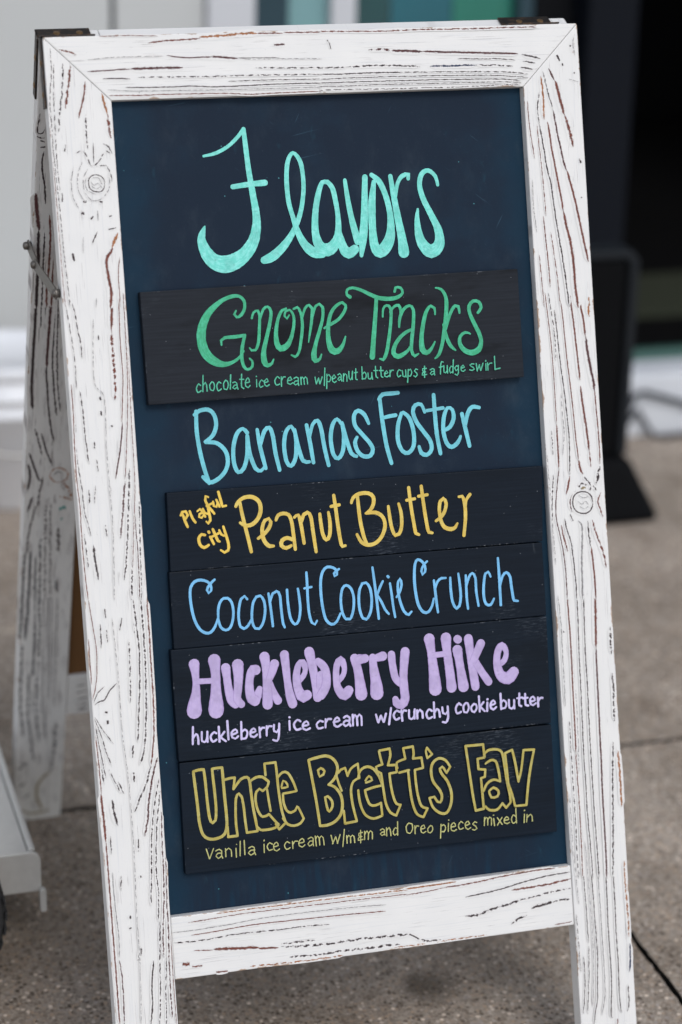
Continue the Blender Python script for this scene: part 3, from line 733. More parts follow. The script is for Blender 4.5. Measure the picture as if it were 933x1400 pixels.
'top_rail': '''r85|9429,100790,171 10589,100960,172 11975,101014,172 13597,101061,173 14301,101177,173
o80|14070,101183,266 15938,101293,267 17817,101425,268 19696,101445,269
r90|14297,101110,160 15933,101225,160 17814,101380,161 19695,101423,161 22005,101387,162
v95|11071,99672,146 11868,99538,146 13015,99416,146 14175,99429,146 15339,99441,147
v95|14175,99429,226 15339,99441,227 16730,99312,228 17662,99263,228
k95|17662,99263,134 18597,99214,134 20008,99197,135 21541,99177,135
v90|3790,98433,157 4699,98473,157 6065,98521,157 7664,98563,158
v90|7664,98563,263 9496,98577,264 11106,98574,265 12491,98579,266
k95|3742,97791,131 5101,97772,131 6463,97753,131 7600,97696,132
k50|8294,97808,105 10586,97761,106 13354,97700,106 15678,97674,107 18722,97673,108 22260,97612,108 25425,97562,109
k90|7087,96931,125 7999,96902,125 9601,96874,126 11673,96853,126 13294,96870,126 15145,96744,127 17482,96739,127 19836,96778,128 22203,96795,129 25369,96765,129
g80|5482,96781,85 8204,96583,86 12804,96503,86 16290,96437,87 19810,96416,88 25342,96378,89
r85|5557,96267,118 8176,96204,119 10934,96204,119 13475,96167,120 16267,96122,120 18600,95956,121 20961,95994,122 25316,96013,123
k80|16578,97196,94 18688,97199,94 21282,97187,95 25394,97130,95
v90|21104,100345,229 21625,100354,230 22100,100387,230
k50|19240,98336,121 21596,98268,122 24203,98191,122
r85|22057,101454,149 23715,101412,149 25693,101408,150
r80|5038,101527,91 7425,101533,92 10394,101435,92
g60|3869,99496,72 6602,99641,72 10723,99637,73
k90|8268,96514,264 8382,96510,264
g50|18122,99137,67 22363,99063,68 25523,98974,68
r85|1352,100472,195 1791,100328,195 2456,100199,195 2888,99944,195
r70|1510,100335,130 2115,100153,130 2773,99913,130
r75|24308,101492,136 27171,101420,136 30296,101342,137 32234,101339,138 35163,101382,139 37863,101361,139 41076,101328,140 43819,101353,141 46704,101329,142
k90|32479,101356,207 33939,101343,207
v60|30058,99652,206 31391,99662,206 32354,99544,207
v95|32110,99528,276 33810,99458,277 35271,99372,277
v95|35271,99372,222 37229,99272,223 39197,99172,223 41174,99071,224 43163,98993,225 44659,98905,226
k90|45030,98825,198 45897,98637,198 46889,98399,198
k70|26160,100670,136 26375,100323,136 26463,99864,136
k80|38664,98607,112 41137,98514,112 42630,98495,113 44370,98329,113
k85|45114,98191,170 46358,97992,170
k70|28025,98152,164 30080,98207,165 31775,98181,165 33474,98108,166 34931,97974,166
b80|35912,97968,208 37635,97988,209 39116,97968,210 40354,97955,210
k60|40354,97955,140 42590,97890,141 44082,97754,141
k85|44826,97639,212 45447,97527,212 46069,97415,212
k50|24077,98199,136 26223,98136,136 28025,98152,137
k85|25225,97549,136 27620,97523,137 30034,97542,137 33190,97517,138
k70|33190,97517,111 36122,97453,111 39571,97374,112 42052,97300,112 44293,97164,113 45537,96986,113
k80|24005,97176,102 25912,97117,102 28798,97144,103 31946,97140,103 35118,97114,104 38560,97056,105 42029,96951,105 44517,96760,106 45515,96659,106
k85|23978,96789,115 26847,96769,116 29980,96764,117 33625,96743,118 36810,96715,118 40515,96648,119 43002,96572,120 44745,96402,120
k80|23957,96493,88 27544,96427,89 31170,96451,90 36050,96391,90 39752,96369,91 42985,96316,92 44858,96211,92
k60|23932,96130,88 27522,96107,89 31142,96038,90 34798,96014,90 38488,95991,91 42217,96036,91 44723,96075,92''',
'bottom_rail': '''o75|10074,21464,137 13552,21490,138 17330,21481,139 20871,21480,140 24440,21426,140 28599,21382,142
r80|5854,20990,108 7384,20973,109 10046,21073,109 12723,21148,110 16764,21129,111 20844,21083,112 24966,21038,112 28570,20955,113
g80|5879,20253,95 8124,20220,95 11326,20327,96 14559,20513,97 18077,20508,97 22169,20433,98 26297,20250,99
r90|7562,19769,123 9957,19848,123 13446,19997,124 16680,19946,125 19939,19867,125 23222,19762,126 26255,19638,127
k60|5940,19276,129 8580,19188,130 11790,19343,130 15008,19236,131 17988,19243,132 20706,19101,133
r80|5804,18482,122 7722,18329,123 9570,18161,123
r90|9572,18187,342 11165,18079,343 12495,17955,344 13830,17829,345
r90|13289,17795,234 14358,17679,235 15699,17553,235
k50|15973,17596,208 18129,17388,209 20305,17285,209 23053,17321,211 25536,17260,212 28311,17163,213
r90|5844,17217,408 6582,17196,408 7240,17159,409
r80|7484,16863,204 8411,16843,205
r85|9684,16037,205 10752,16049,206
k50|16709,16514,208 19148,16372,209 20792,16418,210 24092,16378,211 27418,16338,212
o50|12904,16153,152 15593,16053,152 18031,15990,153 21862,16007,154
k70|18126,17335,278 20303,17259,279
k50|15991,17859,173 18161,17837,174 19246,17773,174
o90|27243,21423,184 30292,21478,185 33365,21534,186
r85|32106,21102,157 34886,21195,158 38007,21456,158 41144,21600,159 43347,21596,160
r80|27211,20958,127 29032,20902,128 32106,21102,128
k85|34182,19922,157 37301,20208,158 40458,20703,159 42675,20962,160 44893,21045,160
r85|38847,20012,231 40730,20072,232 42621,20132,233 44913,20383,234
k60|38775,18920,159 40661,19037,159 42885,19351,160 44853,19462,161
k70|34060,18102,243 35297,18090,244 36875,18480,245 38450,18724,245 39715,18949,246
k75|40747,17951,319 41868,18255,320 43138,18391,320
k60|43138,18391,218 44785,18421,219
k60|38628,16705,231 39282,17126,231 40243,17449,232
r90|42990,16134,131 44259,16178,131 44835,16253,132
k45|26968,17407,184 28471,17150,184 29939,16278,185 31469,16223,185
o50|26874,16038,127 30537,16051,128 36094,16085,129''',
'rear_stile': '''k90|777,11451,219 610,12613,220 709,13796,221 961,15232,223 1064,17155,225
k95|-39,12818,294 -24,14707,296 170,16387,298
v98|156,15907,447 261,17353,450 551,20041,455
k98|551,20041,379 541,21762,382 602,23754,386 565,26016,389 546,28949,394
k80|304,7400,172 -22,7957,172 -103,8640,173 101,9337,173 573,9541,174 763,9135,174
k90|-7,10487,174 393,10273,174 807,10476,175
k90|-73,11693,190 416,11016,189 885,10991,190
k80|74,9797,159 488,10046,160 792,10012,160
r90|1542,18390,257 1667,20842,259 1662,23820,263 1533,26332,266 1553,28890,269
k80|1125,20319,198 1099,22788,200 1098,26050,203 1079,28857,205
r90|2006,23341,247 2025,26365,250 2048,28924,253
t70|-32,13053,220 194,13771,221
k97|491,27111,360 519,30194,365 453,33060,369 422,35706,373 390,38391,378 535,41130,382
k80|1026,27146,204 1047,29198,205 1047,31271,207
k90|1454,27175,235 1623,31052,239 1709,35008,243 1925,38246,247 2275,42108,251 2839,45507,255
v95|2032,27213,345 1944,30295,350 1841,33692,355 1810,36083,359
k85|2329,27744,236 2366,31889,240 2394,35861,244 2757,39949,249 3013,42172,251
k80|2661,28023,205 2755,32442,209 2946,37788,214 3374,41650,217
k95|-159,44952,287 404,46693,289 905,48445,291 1533,50517,294
k97|-154,46782,340 331,48105,342 561,49845,344 314,51553,347 -35,52973,349 -64,54435,351
k90|-180,48341,376 -195,50346,379
k80|875,43649,252 1383,45655,254 1653,47093,256
k90|1564,44269,253 2209,46862,256 2829,48487,258
o75|2641,49617,190 2963,49073,190 3642,48995,190 4344,49495,190 4486,50230,191 3935,50754,191 3135,50733,191 2655,50050,190 2683,49534,190
g90|2993,49939,173 3429,49406,173 3902,49884,173
o60|3135,50733,260 4060,51057,261 4790,52149,263 4947,53190,264 4247,52972,263 3660,52619,263
k75|1857,49972,276 1587,52263,279 1412,54001,281
k95|909,52485,348 395,54483,351 -102,57397,355 -151,59947,358
k80|1385,53118,262 986,55136,264 601,57772,267 482,60169,269
k80|543,59873,305 393,62906,309 328,66621,313
k80|1126,59939,305 1027,62980,309 1039,66707,314
k70|1957,58220,268 1962,60640,271 1987,63708,274
k85|3699,56911,410 3819,60240,416
k80|3796,64230,367 3858,65951,370
c80|3724,54388,618 4413,54312,618
c60|3888,55738,355 4235,55716,355
k50|2294,52919,210 2383,57068,214 2431,60693,217 2632,66900,222
k50|2820,53559,176 2935,58328,179 3180,66967,185
d90|412,54541,316 35,56758,319 -169,59017,321 -146,59940,323
d85|298,59990,305 226,63943,310 158,68216,315 83,72334,320 -6,76035,325 28,81096,331
d90|912,59828,359 894,63551,364 830,66383,368 806,68777,372 632,72405,377
d85|1466,60584,342 1482,64090,347 1715,68890,354 1677,73773,361 1617,78013,367
d75|1847,58552,286 2007,63681,292 2042,67727,297 2232,72121,302 2184,75330,306
k80|3738,56929,392 3838,59693,397
d90|3790,64362,367 3828,65434,369
k80|3863,71594,435 3858,75678,442
d80|522,78621,386 569,80406,389
d80|1101,79461,388 1158,81513,391
d85|1676,80051,389 1686,83652,395
g90|2357,62314,218 2535,68992,224 2778,78932,233 2828,84078,238
g90|2883,63078,219 3127,71500,227 3349,81566,236
g80|3284,64302,183 3458,71542,189 3650,81609,197
g80|4002,66767,186 4080,74088,191 4205,82978,198
d50|2083,75067,287 2142,78844,291 2166,83982,297
d70|397,73220,322 348,77729,327 400,82353,333 866,87143,340
d70|1293,75585,325 1217,82469,334 1624,87257,340 2152,91199,346
d70|2159,76608,288 2186,83077,296 2689,88376,302
g80|2972,75809,288 3098,81804,295 3368,87998,302
d60|4482,85297,399 4408,90087,407 4070,93460,412
t90|4924,92855,411 3726,93652,412 2725,95226,413 2680,97215,416 3382,99346,420
t80|544,98875,418 1801,99741,420 3045,99898,421 4273,99494,421
d50|381,92388,407 1225,91543,407
d50|456,95357,412 1481,94531,411
d50|858,97418,312 1888,96585,311''',
'rear_rail': '''g90|5590,80289,294 6575,80234,295 7777,80209,295
k60|5627,81257,295 6619,81300,296 7891,81188,296
g90|5664,82229,296 6945,82314,297 8005,82173,298
k70|5694,83010,297 6695,83153,298 8048,83152,299
k50|5725,83795,298 6731,84037,299 8151,83850,300
c50|6385,82526,396 6671,82566,396''',
}
PLANKS = {
'gnome': (0.0003, [(0.07078, 0.78645), (0.43314, 0.78839), (0.43302, 0.68638), (0.07138, 0.68458)]),
'peanut': (-0.001, [(0.08232, 0.60415), (0.44638, 0.60115), (0.44206, 0.52968), (0.08082, 0.53226)]),
'coconut': (-0.001, [(0.07945, 0.53205), (0.44126, 0.52870), (0.44113, 0.45873), (0.07907, 0.46146)]),
'huckle': (-0.0002, [(0.07549, 0.46122), (0.44078, 0.45813), (0.43892, 0.35571), (0.07584, 0.35833)]),
'uncle': (-0.0018, [(0.07643, 0.35702), (0.43943, 0.35404), (0.43865, 0.25052), (0.07478, 0.25401)]),
}

# ---------------------------------------------------------------- board frames of reference
TH = math.radians(18.35); CT, ST = math.cos(TH), math.sin(TH)
L, WID, T = 1.016, 0.508, 0.018
SW = 0.05765                      # stile width
IW = WID - 2 * SW
IY1 = L - SW; IY0 = IY1 - 0.74172 # chalkboard opening
def FB(x, y, z):                  # front panel: x across, y up the slope, z out of its face
    return Vector((x, y * ST - z * CT, y * CT + z * ST))
HY, HZ = L * ST + T * CT, L * CT - T * ST
def RB(x, v, d):                  # rear panel: v down from the hinge, d outwards (away from the front)
    return Vector((x, HY + v * ST + d * CT, HZ - v * CT + d * ST))

# ---------------------------------------------------------------- object helpers
def tag(o, label=None, cat=None, group=None, kind=None):
    if label: o['label'] = label
    if cat: o['category'] = cat
    if group: o['group'] = group
    if kind: o['kind'] = kind
    return o
def empty(name, loc, label, cat, group=None):
    o = bpy.data.objects.new(name, None); COL.objects.link(o); o.location = loc; o.empty_display_size = .05
    return tag(o, label, cat, group)
ORIG = {}
def link(name, bm, mats, parent=None, origin=None, smooth=False):
    """mesh in world coordinates -> object, re-based on its parent's (or its own) origin"""
    if origin is None: origin = ORIG.get(parent.name, Vector()) if parent else Vector()
    origin = Vector(origin)
    bmesh.ops.translate(bm, verts=bm.verts, vec=-origin)
    me = bpy.data.meshes.new(name); bm.to_mesh(me); bm.free()
    for m in (mats if isinstance(mats, (list, tuple)) else [mats]): me.materials.append(m)
    if smooth:
        for p in me.polygons: p.use_smooth = True
    o = bpy.data.objects.new(name, me); COL.objects.link(o)
    if parent: o.parent = parent
    else: o.location = origin
    ORIG[o.name] = origin
    return o
def thing(name, loc, label, cat, group=None):
    o = empty(name, loc, label, cat, group); ORIG[o.name] = Vector(loc); return o
def prism(bm, pts0, pts1, bevel=0.0, seg=2):
    """closed prism between two matching loops of world points"""
    b = bmesh.new()
    a = [b.verts.new(p) for p in pts0]; c = [b.verts.new(p) for p in pts1]; n = len(a)
    b.faces.new(a); b.faces.new(c[::-1])
    for i in range(n): b.faces.new((a[i], c[i], c[(i + 1) % n], a[(i + 1) % n]))
    bmesh.ops.recalc_face_normals(b, faces=b.faces)
    if bevel: bmesh.ops.bevel(b, geom=list(b.edges), offset=bevel, segments=seg, profile=.6, affect='EDGES')
    me = bpy.data.meshes.new('t'); b.to_mesh(me); b.free(); bm.from_mesh(me); bpy.data.meshes.remove(me)
    return bm
def box(bm, x0, x1, y0, y1, z0, z1, bevel=0.0, F=None, seg=2):
    F = F or (lambda x, y, z: Vector((x, y, z)))
    return prism(bm, [F(x0, y0, z0), F(x1, y0, z0), F(x1, y1, z0), F(x0, y1, z0)],
                 [F(x0, y0, z1), F(x1, y0, z1), F(x1, y1, z1), F(x0, y1, z1)], bevel, seg)
def lathe(bm, c, axis, prof, n=40):
    """prof: (distance along axis, radius); c the start point"""
    ax = Vector(axis).normalized(); u = ax.orthogonal().normalized(); v = ax.cross(u); rings = []
    for h, r in prof:
        rings.append([bm.verts.new(Vector(c) + ax * h + (u * math.cos(2 * math.pi * i / n) + v * math.sin(2 * math.pi * i / n)) * r) for i in range(n)])
    for a, b in zip(rings, rings[1:]):
        for i in range(n): bm.faces.new((a[i], a[(i + 1) % n], b[(i + 1) % n], b[i]))
    bm.faces.new(rings[0][::-1]); bm.faces.new(rings[-1])
    bmesh.ops.recalc_face_normals(bm, faces=bm.faces)
    return bm
def spline(P, step):
    """Catmull-Rom through tuples, sampled about every `step` metres"""
    if len(P) == 2: Q = [P[0], P[1]]
    else: Q = P
    out = []
    for i in range(len(Q) - 1):
        p0, p1, p2, p3 = Q[max(i - 1, 0)], Q[i], Q[i + 1], Q[min(i + 2, len(Q) - 1)]
        d = math.dist(p1[:2], p2[:2]); n = max(1, min(24, int(d / step)))
        for k in range(n):
            t = k / n
            out.append(tuple(.5 * (2 * b + (c - a) * t + (2 * a - 5 * b + 4 * c - e) * t * t + (3 * b - 3 * c + e - a) * t ** 3)
                             for a, b, c, e in zip(p0, p1, p2, p3)))
    out.append(Q[-1]); return out
def tube(bm, pts, r, n=10):
    P = [Vector(p) for p in pts]; rings = []
    for i, p in enumerate(P):
        t = (P[min(i + 1, len(P) - 1)] - P[max(i - 1, 0)]).normalized(); u = t.cross(Vector((.3, .2, .9))).normalized(); v = t.cross(u)
        rings.append([bm.verts.new(p + (u * math.cos(2 * math.pi * k / n) + v * math.sin(2 * math.pi * k / n)) * r) for k in range(n)])
    for a, b in zip(rings, rings[1:]):
        for k in range(n): bm.faces.new((a[k], a[(k + 1) % n], b[(k + 1) % n], b[k]))
    bm.faces.new(rings[0][::-1]); bm.faces.new(rings[-1]); bmesh.ops.recalc_face_normals(bm, faces=bm.faces)
def parse(s): return [tuple(int(v) * 1e-5 for v in q.split(',')) for q in s.split()]

def ribbon(bm, P, F, z, lay, step, caps, wide=1.0, grain=None, jitter=0.0):
    """flat brush stroke along P=(x,y,width) on the face F(x,y,z)"""
    Q = spline(P, step); n = len(Q); uvl, sl, cl = lay
    rows = []; s = random.uniform(0, 9) if grain else 0; tot = sum(math.dist(Q[i - 1][:2], Q[i][:2]) for i in range(1, n)); s0 = s
    for i, (x, y, wd) in enumerate(Q):
        a, b = Q[max(i - 1, 0)], Q[min(i + 1, n - 1)]
        tx, ty = b[0] - a[0], b[1] - a[1]; m = math.hypot(tx, ty) or 1; tx /= m; ty /= m
        if i: s += math.dist(Q[i - 1][:2], (x, y))
        h = max(wd, 3e-4) * .5 * wide * (1 + random.uniform(-jitter, jitter))
        if grain: h *= min(1, .25 + min(s - s0, tot - s + s0) / .006) if tot > .012 else .8 + .2 * math.sin(math.pi * (s - s0) / max(tot, 1e-6))
        zz = z + 6e-6 * i
        rows.append((x, y, tx, ty, h, zz, s))
    def vert(x, y, zz): return bm.verts.new(F(x, y, zz))
    def face(vs, info):
        try: f = bm.faces.new(vs)
        except ValueError: return
        f.material_index = 1 if grain is None or grain[4] else 0
        for l, (bx, by, u, v) in zip(f.loops, info):
            l[uvl].uv = (bx, by); l[sl].uv = (u, v)
            if grain: l[cl] = grain[:4]
    L_, R_ = [], []
    for x, y, tx, ty, h, zz, s in rows:
        l = (x - ty * h, y + tx * h); r = (x + ty * h, y - tx * h)
        L_.append((vert(*l, zz), (*l, s, 1))); R_.append((vert(*r, zz), (*r, s, -1)))
    for i in range(n - 1):
        q = (R_[i], R_[i + 1], L_[i + 1], L_[i]); face([a[0] for a in q], [a[1] for a in q])
    if caps:
        for end, sg in ((0, -1), (n - 1, 1)):
            x, y, tx, ty, h, zz, s = rows[end]; arc = []
            for k in range(1, 6):
                a = math.pi * k / 6
                px = x + (-ty * math.cos(a) + tx * sg * math.sin(a)) * h; py = y + (tx * math.cos(a) + ty * sg * math.sin(a)) * h
                arc.append((vert(px, py, zz), (px, py, s + sg * h * math.sin(a), math.cos(a))))
            loop = [L_[end]] + arc + [R_[end]]
            if sg > 0: loop = loop[::-1]
            face([a[0] for a in loop], [a[1] for a in loop])
def layers(bm):
    return (bm.loops.layers.uv.get('board') or bm.loops.layers.uv.new('board'),
            bm.loops.layers.uv.get('strip') or bm.loops.layers.uv.new('strip'),
            bm.loops.layers.float_color.get('grain') or bm.loops.layers.float_color.new('grain'))
def planar(bm, inv):
    """board UV for the solid part of a mesh; strip v = 3 means no grain line there"""
    u, s, c = layers(bm)
    N_ = Vector((0, CT, ST)) if inv is rear_inv else Vector((0, -CT, ST))
    for f in bm.faces:
        d_ = abs(f.normal.dot(N_)); k = 3 if d_ > .97 else 4 if d_ > .30 else 6          # 3 face, 4 bevel, 6 side
        for l in f.loops:
            l[u].uv = inv(l.vert.co); l[s].uv = (0, k); l[c] = (0, 0, 0, 0)
def front_inv(co): return (co.x, co.y * ST + co.z * CT)
def rear_inv(co): return (co.x, (co.y - HY) * ST - (co.z - HZ) * CT)
GCOL = {'r': (.165, .042, .026), 'd': (.085, .088, .095), 'k': (.034, .018, .020), 'v': (.088, .026, .027), 'g': (.27, .26, .26),
        'o': (.36, .135, .045), 't': (.34, .27, .15), 'b': (.016, .03, .08), 'c': (.05, .30, .27)}
def add_grain(bm, key, F, z, keep=lambda x, y: True):
    lay = layers(bm)
    for i, line in enumerate(GRAIN[key].split('\n')):
        hd, body = line.split('|'); c = GCOL[hd[0]]; den = int(hd[1:]) / 100
        P = parse(body)
        if not all(keep(p[0], p[1]) for p in P): P = [p for p in P if keep(p[0], p[1])]
        if len(P) < 2: continue
        ribbon(bm, P, F, z + i * 4e-6, lay, .0014, False, 2.6, (*c, den, 0))

# ---------------------------------------------------------------- materials
class NT:
    def __init__(s, name):
        s.m = bpy.data.materials.new(name); s.m.use_nodes = True; s.t = s.m.node_tree; s.b = s.t.nodes['Principled BSDF']
    def n(s, typ, ins=None, **kw):
        nd = s.t.nodes.new('ShaderNode' + typ)
        for k, v in kw.items(): setattr(nd, k, v)
        for k, v in (ins or {}).items():
            if isinstance(v, bpy.types.NodeSocket): s.t.links.new(v, nd.inputs[k])
            else: nd.inputs[k].default_value = v
        return nd
    def math(s, op, a, b=0.0, c=None, clamp=False):
        ins = {0: a, 1: b}
        if c is not None: ins[2] = c
        return s.n('Math', ins, operation=op, use_clamp=clamp).outputs[0]
    def mix(s, f, a, b, blend='MIX'):
        nd = s.n('Mix', data_type='RGBA', blend_type=blend)
        for i, v in ((0, f), (6, a), (7, b)):
            if isinstance(v, bpy.types.NodeSocket): s.t.links.new(v, nd.inputs[i])
            else: nd.inputs[i].default_value = v if i == 0 else (*v, 1)
        return nd.outputs[2]
    def noise(s, vec, scale, detail=2, rough=.5, mapping=None):
        if mapping: vec = s.n('Mapping', {'Vector': vec, 'Scale': mapping}).outputs[0]
        return s.n('TexNoise', {'Vector': vec, 'Scale': scale, 'Detail': detail, 'Roughness': rough}).outputs[0]
    def step(s, x, lo, hi): return s.n('MapRange', {0: x, 1: lo, 2: hi, 3: 0.0, 4: 1.0}, interpolation_type='SMOOTHSTEP').outputs[0]
    def uv(s, name): return s.n('UVMap', uv_map=name).outputs[0]
    def obj(s): return s.n('TexCoord').outputs['Object']
    def set(s, **kw):
        for k, v in kw.items():
            k = k.replace('_', ' ')
            if isinstance(v, bpy.types.NodeSocket): s.t.links.new(v, s.b.inputs[k])
            else: s.b.inputs[k].default_value = (*v, 1) if isinstance(v, tuple) and len(v) == 3 else v
    def bump(s, h, strength=.3, dist=.001):
        s.t.links.new(s.n('Bump', {'Height': h, 'Strength': strength, 'Distance': dist}).outputs[0], s.b.inputs['Normal'])

def white_wood(name, along, hair_amt=.55, hair_lo=.63):
    N = NT(name); uv = N.uv('board')
    sc = (1, .018, 1) if along == 'y' else (.018, 1, 1)
    big = N.noise(uv, 26, 3)
    paint = N.mix(big, (.80, .78, .755), (.71, .70, .69))
    brush = N.noise(uv, 620, 2, .6, sc)
    paint = N.mix(N.math('MULTIPLY', N.step(brush, .52, .75), .45), paint, (.60, .61, .63))
    # fine hairline grain showing through the thin paint, broken up
    hair = N.step(N.noise(uv, 1500, 1, .5, (1, .012, 1) if along == 'y' else (.012, 1, 1)), hair_lo, hair_lo + .07)
    brk = N.step(N.noise(uv, 120, 2, .5, (1, .3, 1) if along == 'y' else (.3, 1, 1)), .48, .58)
    paint = N.mix(N.math('MULTIPLY', N.math('MULTIPLY', hair, brk), hair_amt), paint, (.27, .24, .24))
    # bare wood showing along the rubbed edges
    su = N.n('SeparateXYZ', {0: uv}); co = su.outputs[0 if along == 'y' else 1]; ds = None
    for e in ((0, SW, WID - SW, WID) if along == 'y' else (L, IY1, IY0, IY0 - .058)):
        q = N.math('ABSOLUTE', N.math('SUBTRACT', co, e)); ds = q if ds is None else N.math('MINIMUM', ds, q)
    wn = N.math('MULTIPLY', N.step(N.noise(uv, 34, 4, .65), .50, .72), .0022); wn = N.math('MULTIPLY', wn, N.math('ADD', N.noise(uv, 700, 2), .4))
    edge = N.step(N.math('SUBTRACT', wn, ds), -.0002, .0005)
    sv = N.n('SeparateXYZ', {0: N.uv('strip')}); edge = N.math('MULTIPLY', edge, N.math('LESS_THAN', N.math('ABSOLUTE', sv.outputs[1]), 5.0))
    paint = N.mix(N.math('MULTIPLY', edge, .85), paint, N.mix(N.noise(uv, 160, 2), (.17, .075, .04), (.50, .33, .20)))
    spk = N.step(N.noise(uv, 900, 2, .6), .715, .76)
    paint = N.mix(N.math('MULTIPLY', spk, .7), paint, (.10, .08, .085))
    # worn grain lines
    sv = N.n('SeparateXYZ', {0: N.uv('strip')})
    ca = N.n('VertexColor', layer_name='grain'); den = ca.outputs['Alpha']
    av = N.math('ABSOLUTE', sv.outputs[1]); a = N.math('SUBTRACT', 1.0, N.math('MULTIPLY', av, 1.9))
    halo = N.math('MULTIPLY', N.math('MAXIMUM', N.math('SUBTRACT', 1.0, av), 0.0), N.step(N.noise(uv, 480, 3, .6), .38, .66))
    paint = N.mix(N.math('MULTIPLY', halo, .34), paint, (.46, .37, .35))
    n1 = N.math('SUBTRACT', N.noise(uv, 1300, 3, .6), .5)
    n2 = N.step(N.noise(N.uv('strip'), 1, 2, .6, (240, .8, 1)), .42, .58); n2 = N.math('SUBTRACT', n2, .5)
    gap = N.math('MULTIPLY', n2, N.math('MULTIPLY_ADD', den, -2.1, 2.15))
    val = N.math('ADD', N.math('MULTIPLY_ADD', a, .95, N.math('MULTIPLY', n1, 1.5)), gap)
    val = N.math('ADD', val, N.math('MULTIPLY_ADD', den, .55, -.45))
    mask = N.math('MULTIPLY', N.step(val, .42, .58), N.math('GREATER_THAN', a, 0.0))
    tint = N.mix(N.step(N.noise(uv, 210, 2), .45, .62), ca.outputs['Color'], N.mix(.35, ca.outputs['Color'], (.02, .013, .016)))
    N.set(Base_Color=N.mix(mask, paint, tint), Roughness=N.math('MULTIPLY_ADD', mask, .25, .48))
    N.bump(N.math('SUBTRACT', N.math('MULTIPLY', brush, .25), mask), .35, .0006)
    return N.m
M = {}
M['wood_v'] = white_wood('white_paint_on_stile', 'y'); M['wood_h'] = white_wood('white_paint_on_rail', 'x'); M['wood_rear'] = white_wood('weathered_white_paint', 'y', .85, .54)

def chalk_mat():
    N = NT('chalkboard_paint'); uv = N.uv('board'); s = N.n('SeparateXYZ', {0: uv})
    x, y = s.outputs[0], s.outputs[1]
    ex = N.math('MINIMUM', N.math('SUBTRACT', x, SW), N.math('SUBTRACT', WID - SW, x)); ey = N.math('SUBTRACT', y, IY0)
    n = N.noise(uv, 16, 4, .6)
    edge = N.math('ADD', N.math('MULTIPLY', ex, 14.0), N.math('MULTIPLY', n, 1.0))
    e1 = N.math('SUBTRACT', 1.0, N.step(edge, .45, 1.15))
    drip = N.noise(uv, 150, 3, .6, (1, .10, 1))
    e2 = N.math('MULTIPLY', N.math('SUBTRACT', 1.0, N.step(ey, .005, .06)), N.step(drip, .45, .7))
    cloud = N.step(N.noise(uv, 9, 5, .62), .48, .72)
    worn = N.math('MAXIMUM', N.math('MULTIPLY', e1, .75), N.math('MULTIPLY', e2, .6)); worn = N.math('MAXIMUM', worn, N.math('MULTIPLY', cloud, .42))
    c = N.mix(worn, (.0078, .0170, .0335), (.0050, .0300, .0580))
    scr = N.step(N.noise(uv, 60, 3, .7, (1, .35, 1)), .64, .80)
    c = N.mix(N.math('MULTIPLY', scr, .28), c, (.02, .09, .13))
    vor = N.n('TexVoronoi', {'Vector': uv, 'Scale': 75.0}); dots = N.math('LESS_THAN', vor.outputs['Distance'], .045)
    dots = N.math('MULTIPLY', dots, N.math('GREATER_THAN', N.n('SeparateColor', {0: vor.outputs['Color']}).outputs[0], .72))
    c = N.mix(N.math('MULTIPLY', dots, .7), c, (.10, .34, .38))
    for rot, sc, amt in ((.5, (1, .05, 1), .40), (-.9, (1, .06, 1), .35), (1.4, (1, .045, 1), .30)):
        ru = N.n('Mapping', {'Vector': uv, 'Rotation': (0, 0, rot)}).outputs[0]
        ln = N.math('MULTIPLY', N.step(N.noise(ru, 420, 2, .5, sc), .70, .76), N.step(N.noise(ru, 17, 3, .6), .52, .62))
        c = N.mix(N.math('MULTIPLY', ln, amt), c, (.05, .11, .16))
    haze = N.step(N.noise(uv, 22, 5, .7, (1, .5, 1)), .50, .80); c = N.mix(N.math('MULTIPLY', haze, .26), c, (.055, .075, .095))
    dust = N.step(N.noise(uv, 700, 2, .6), .66, .78)
    c = N.mix(N.math('MULTIPLY', dust, .12), c, (.25, .30, .34))
    N.set(Base_Color=c, Roughness=N.math('MULTIPLY_ADD', cloud, -.1, .56)); N.b.inputs['Specular IOR Level'].default_value = .11
    N.bump(N.noise(uv, 500, 2), .08, .0005)
    return N.m
M['chalk'] = chalk_mat()
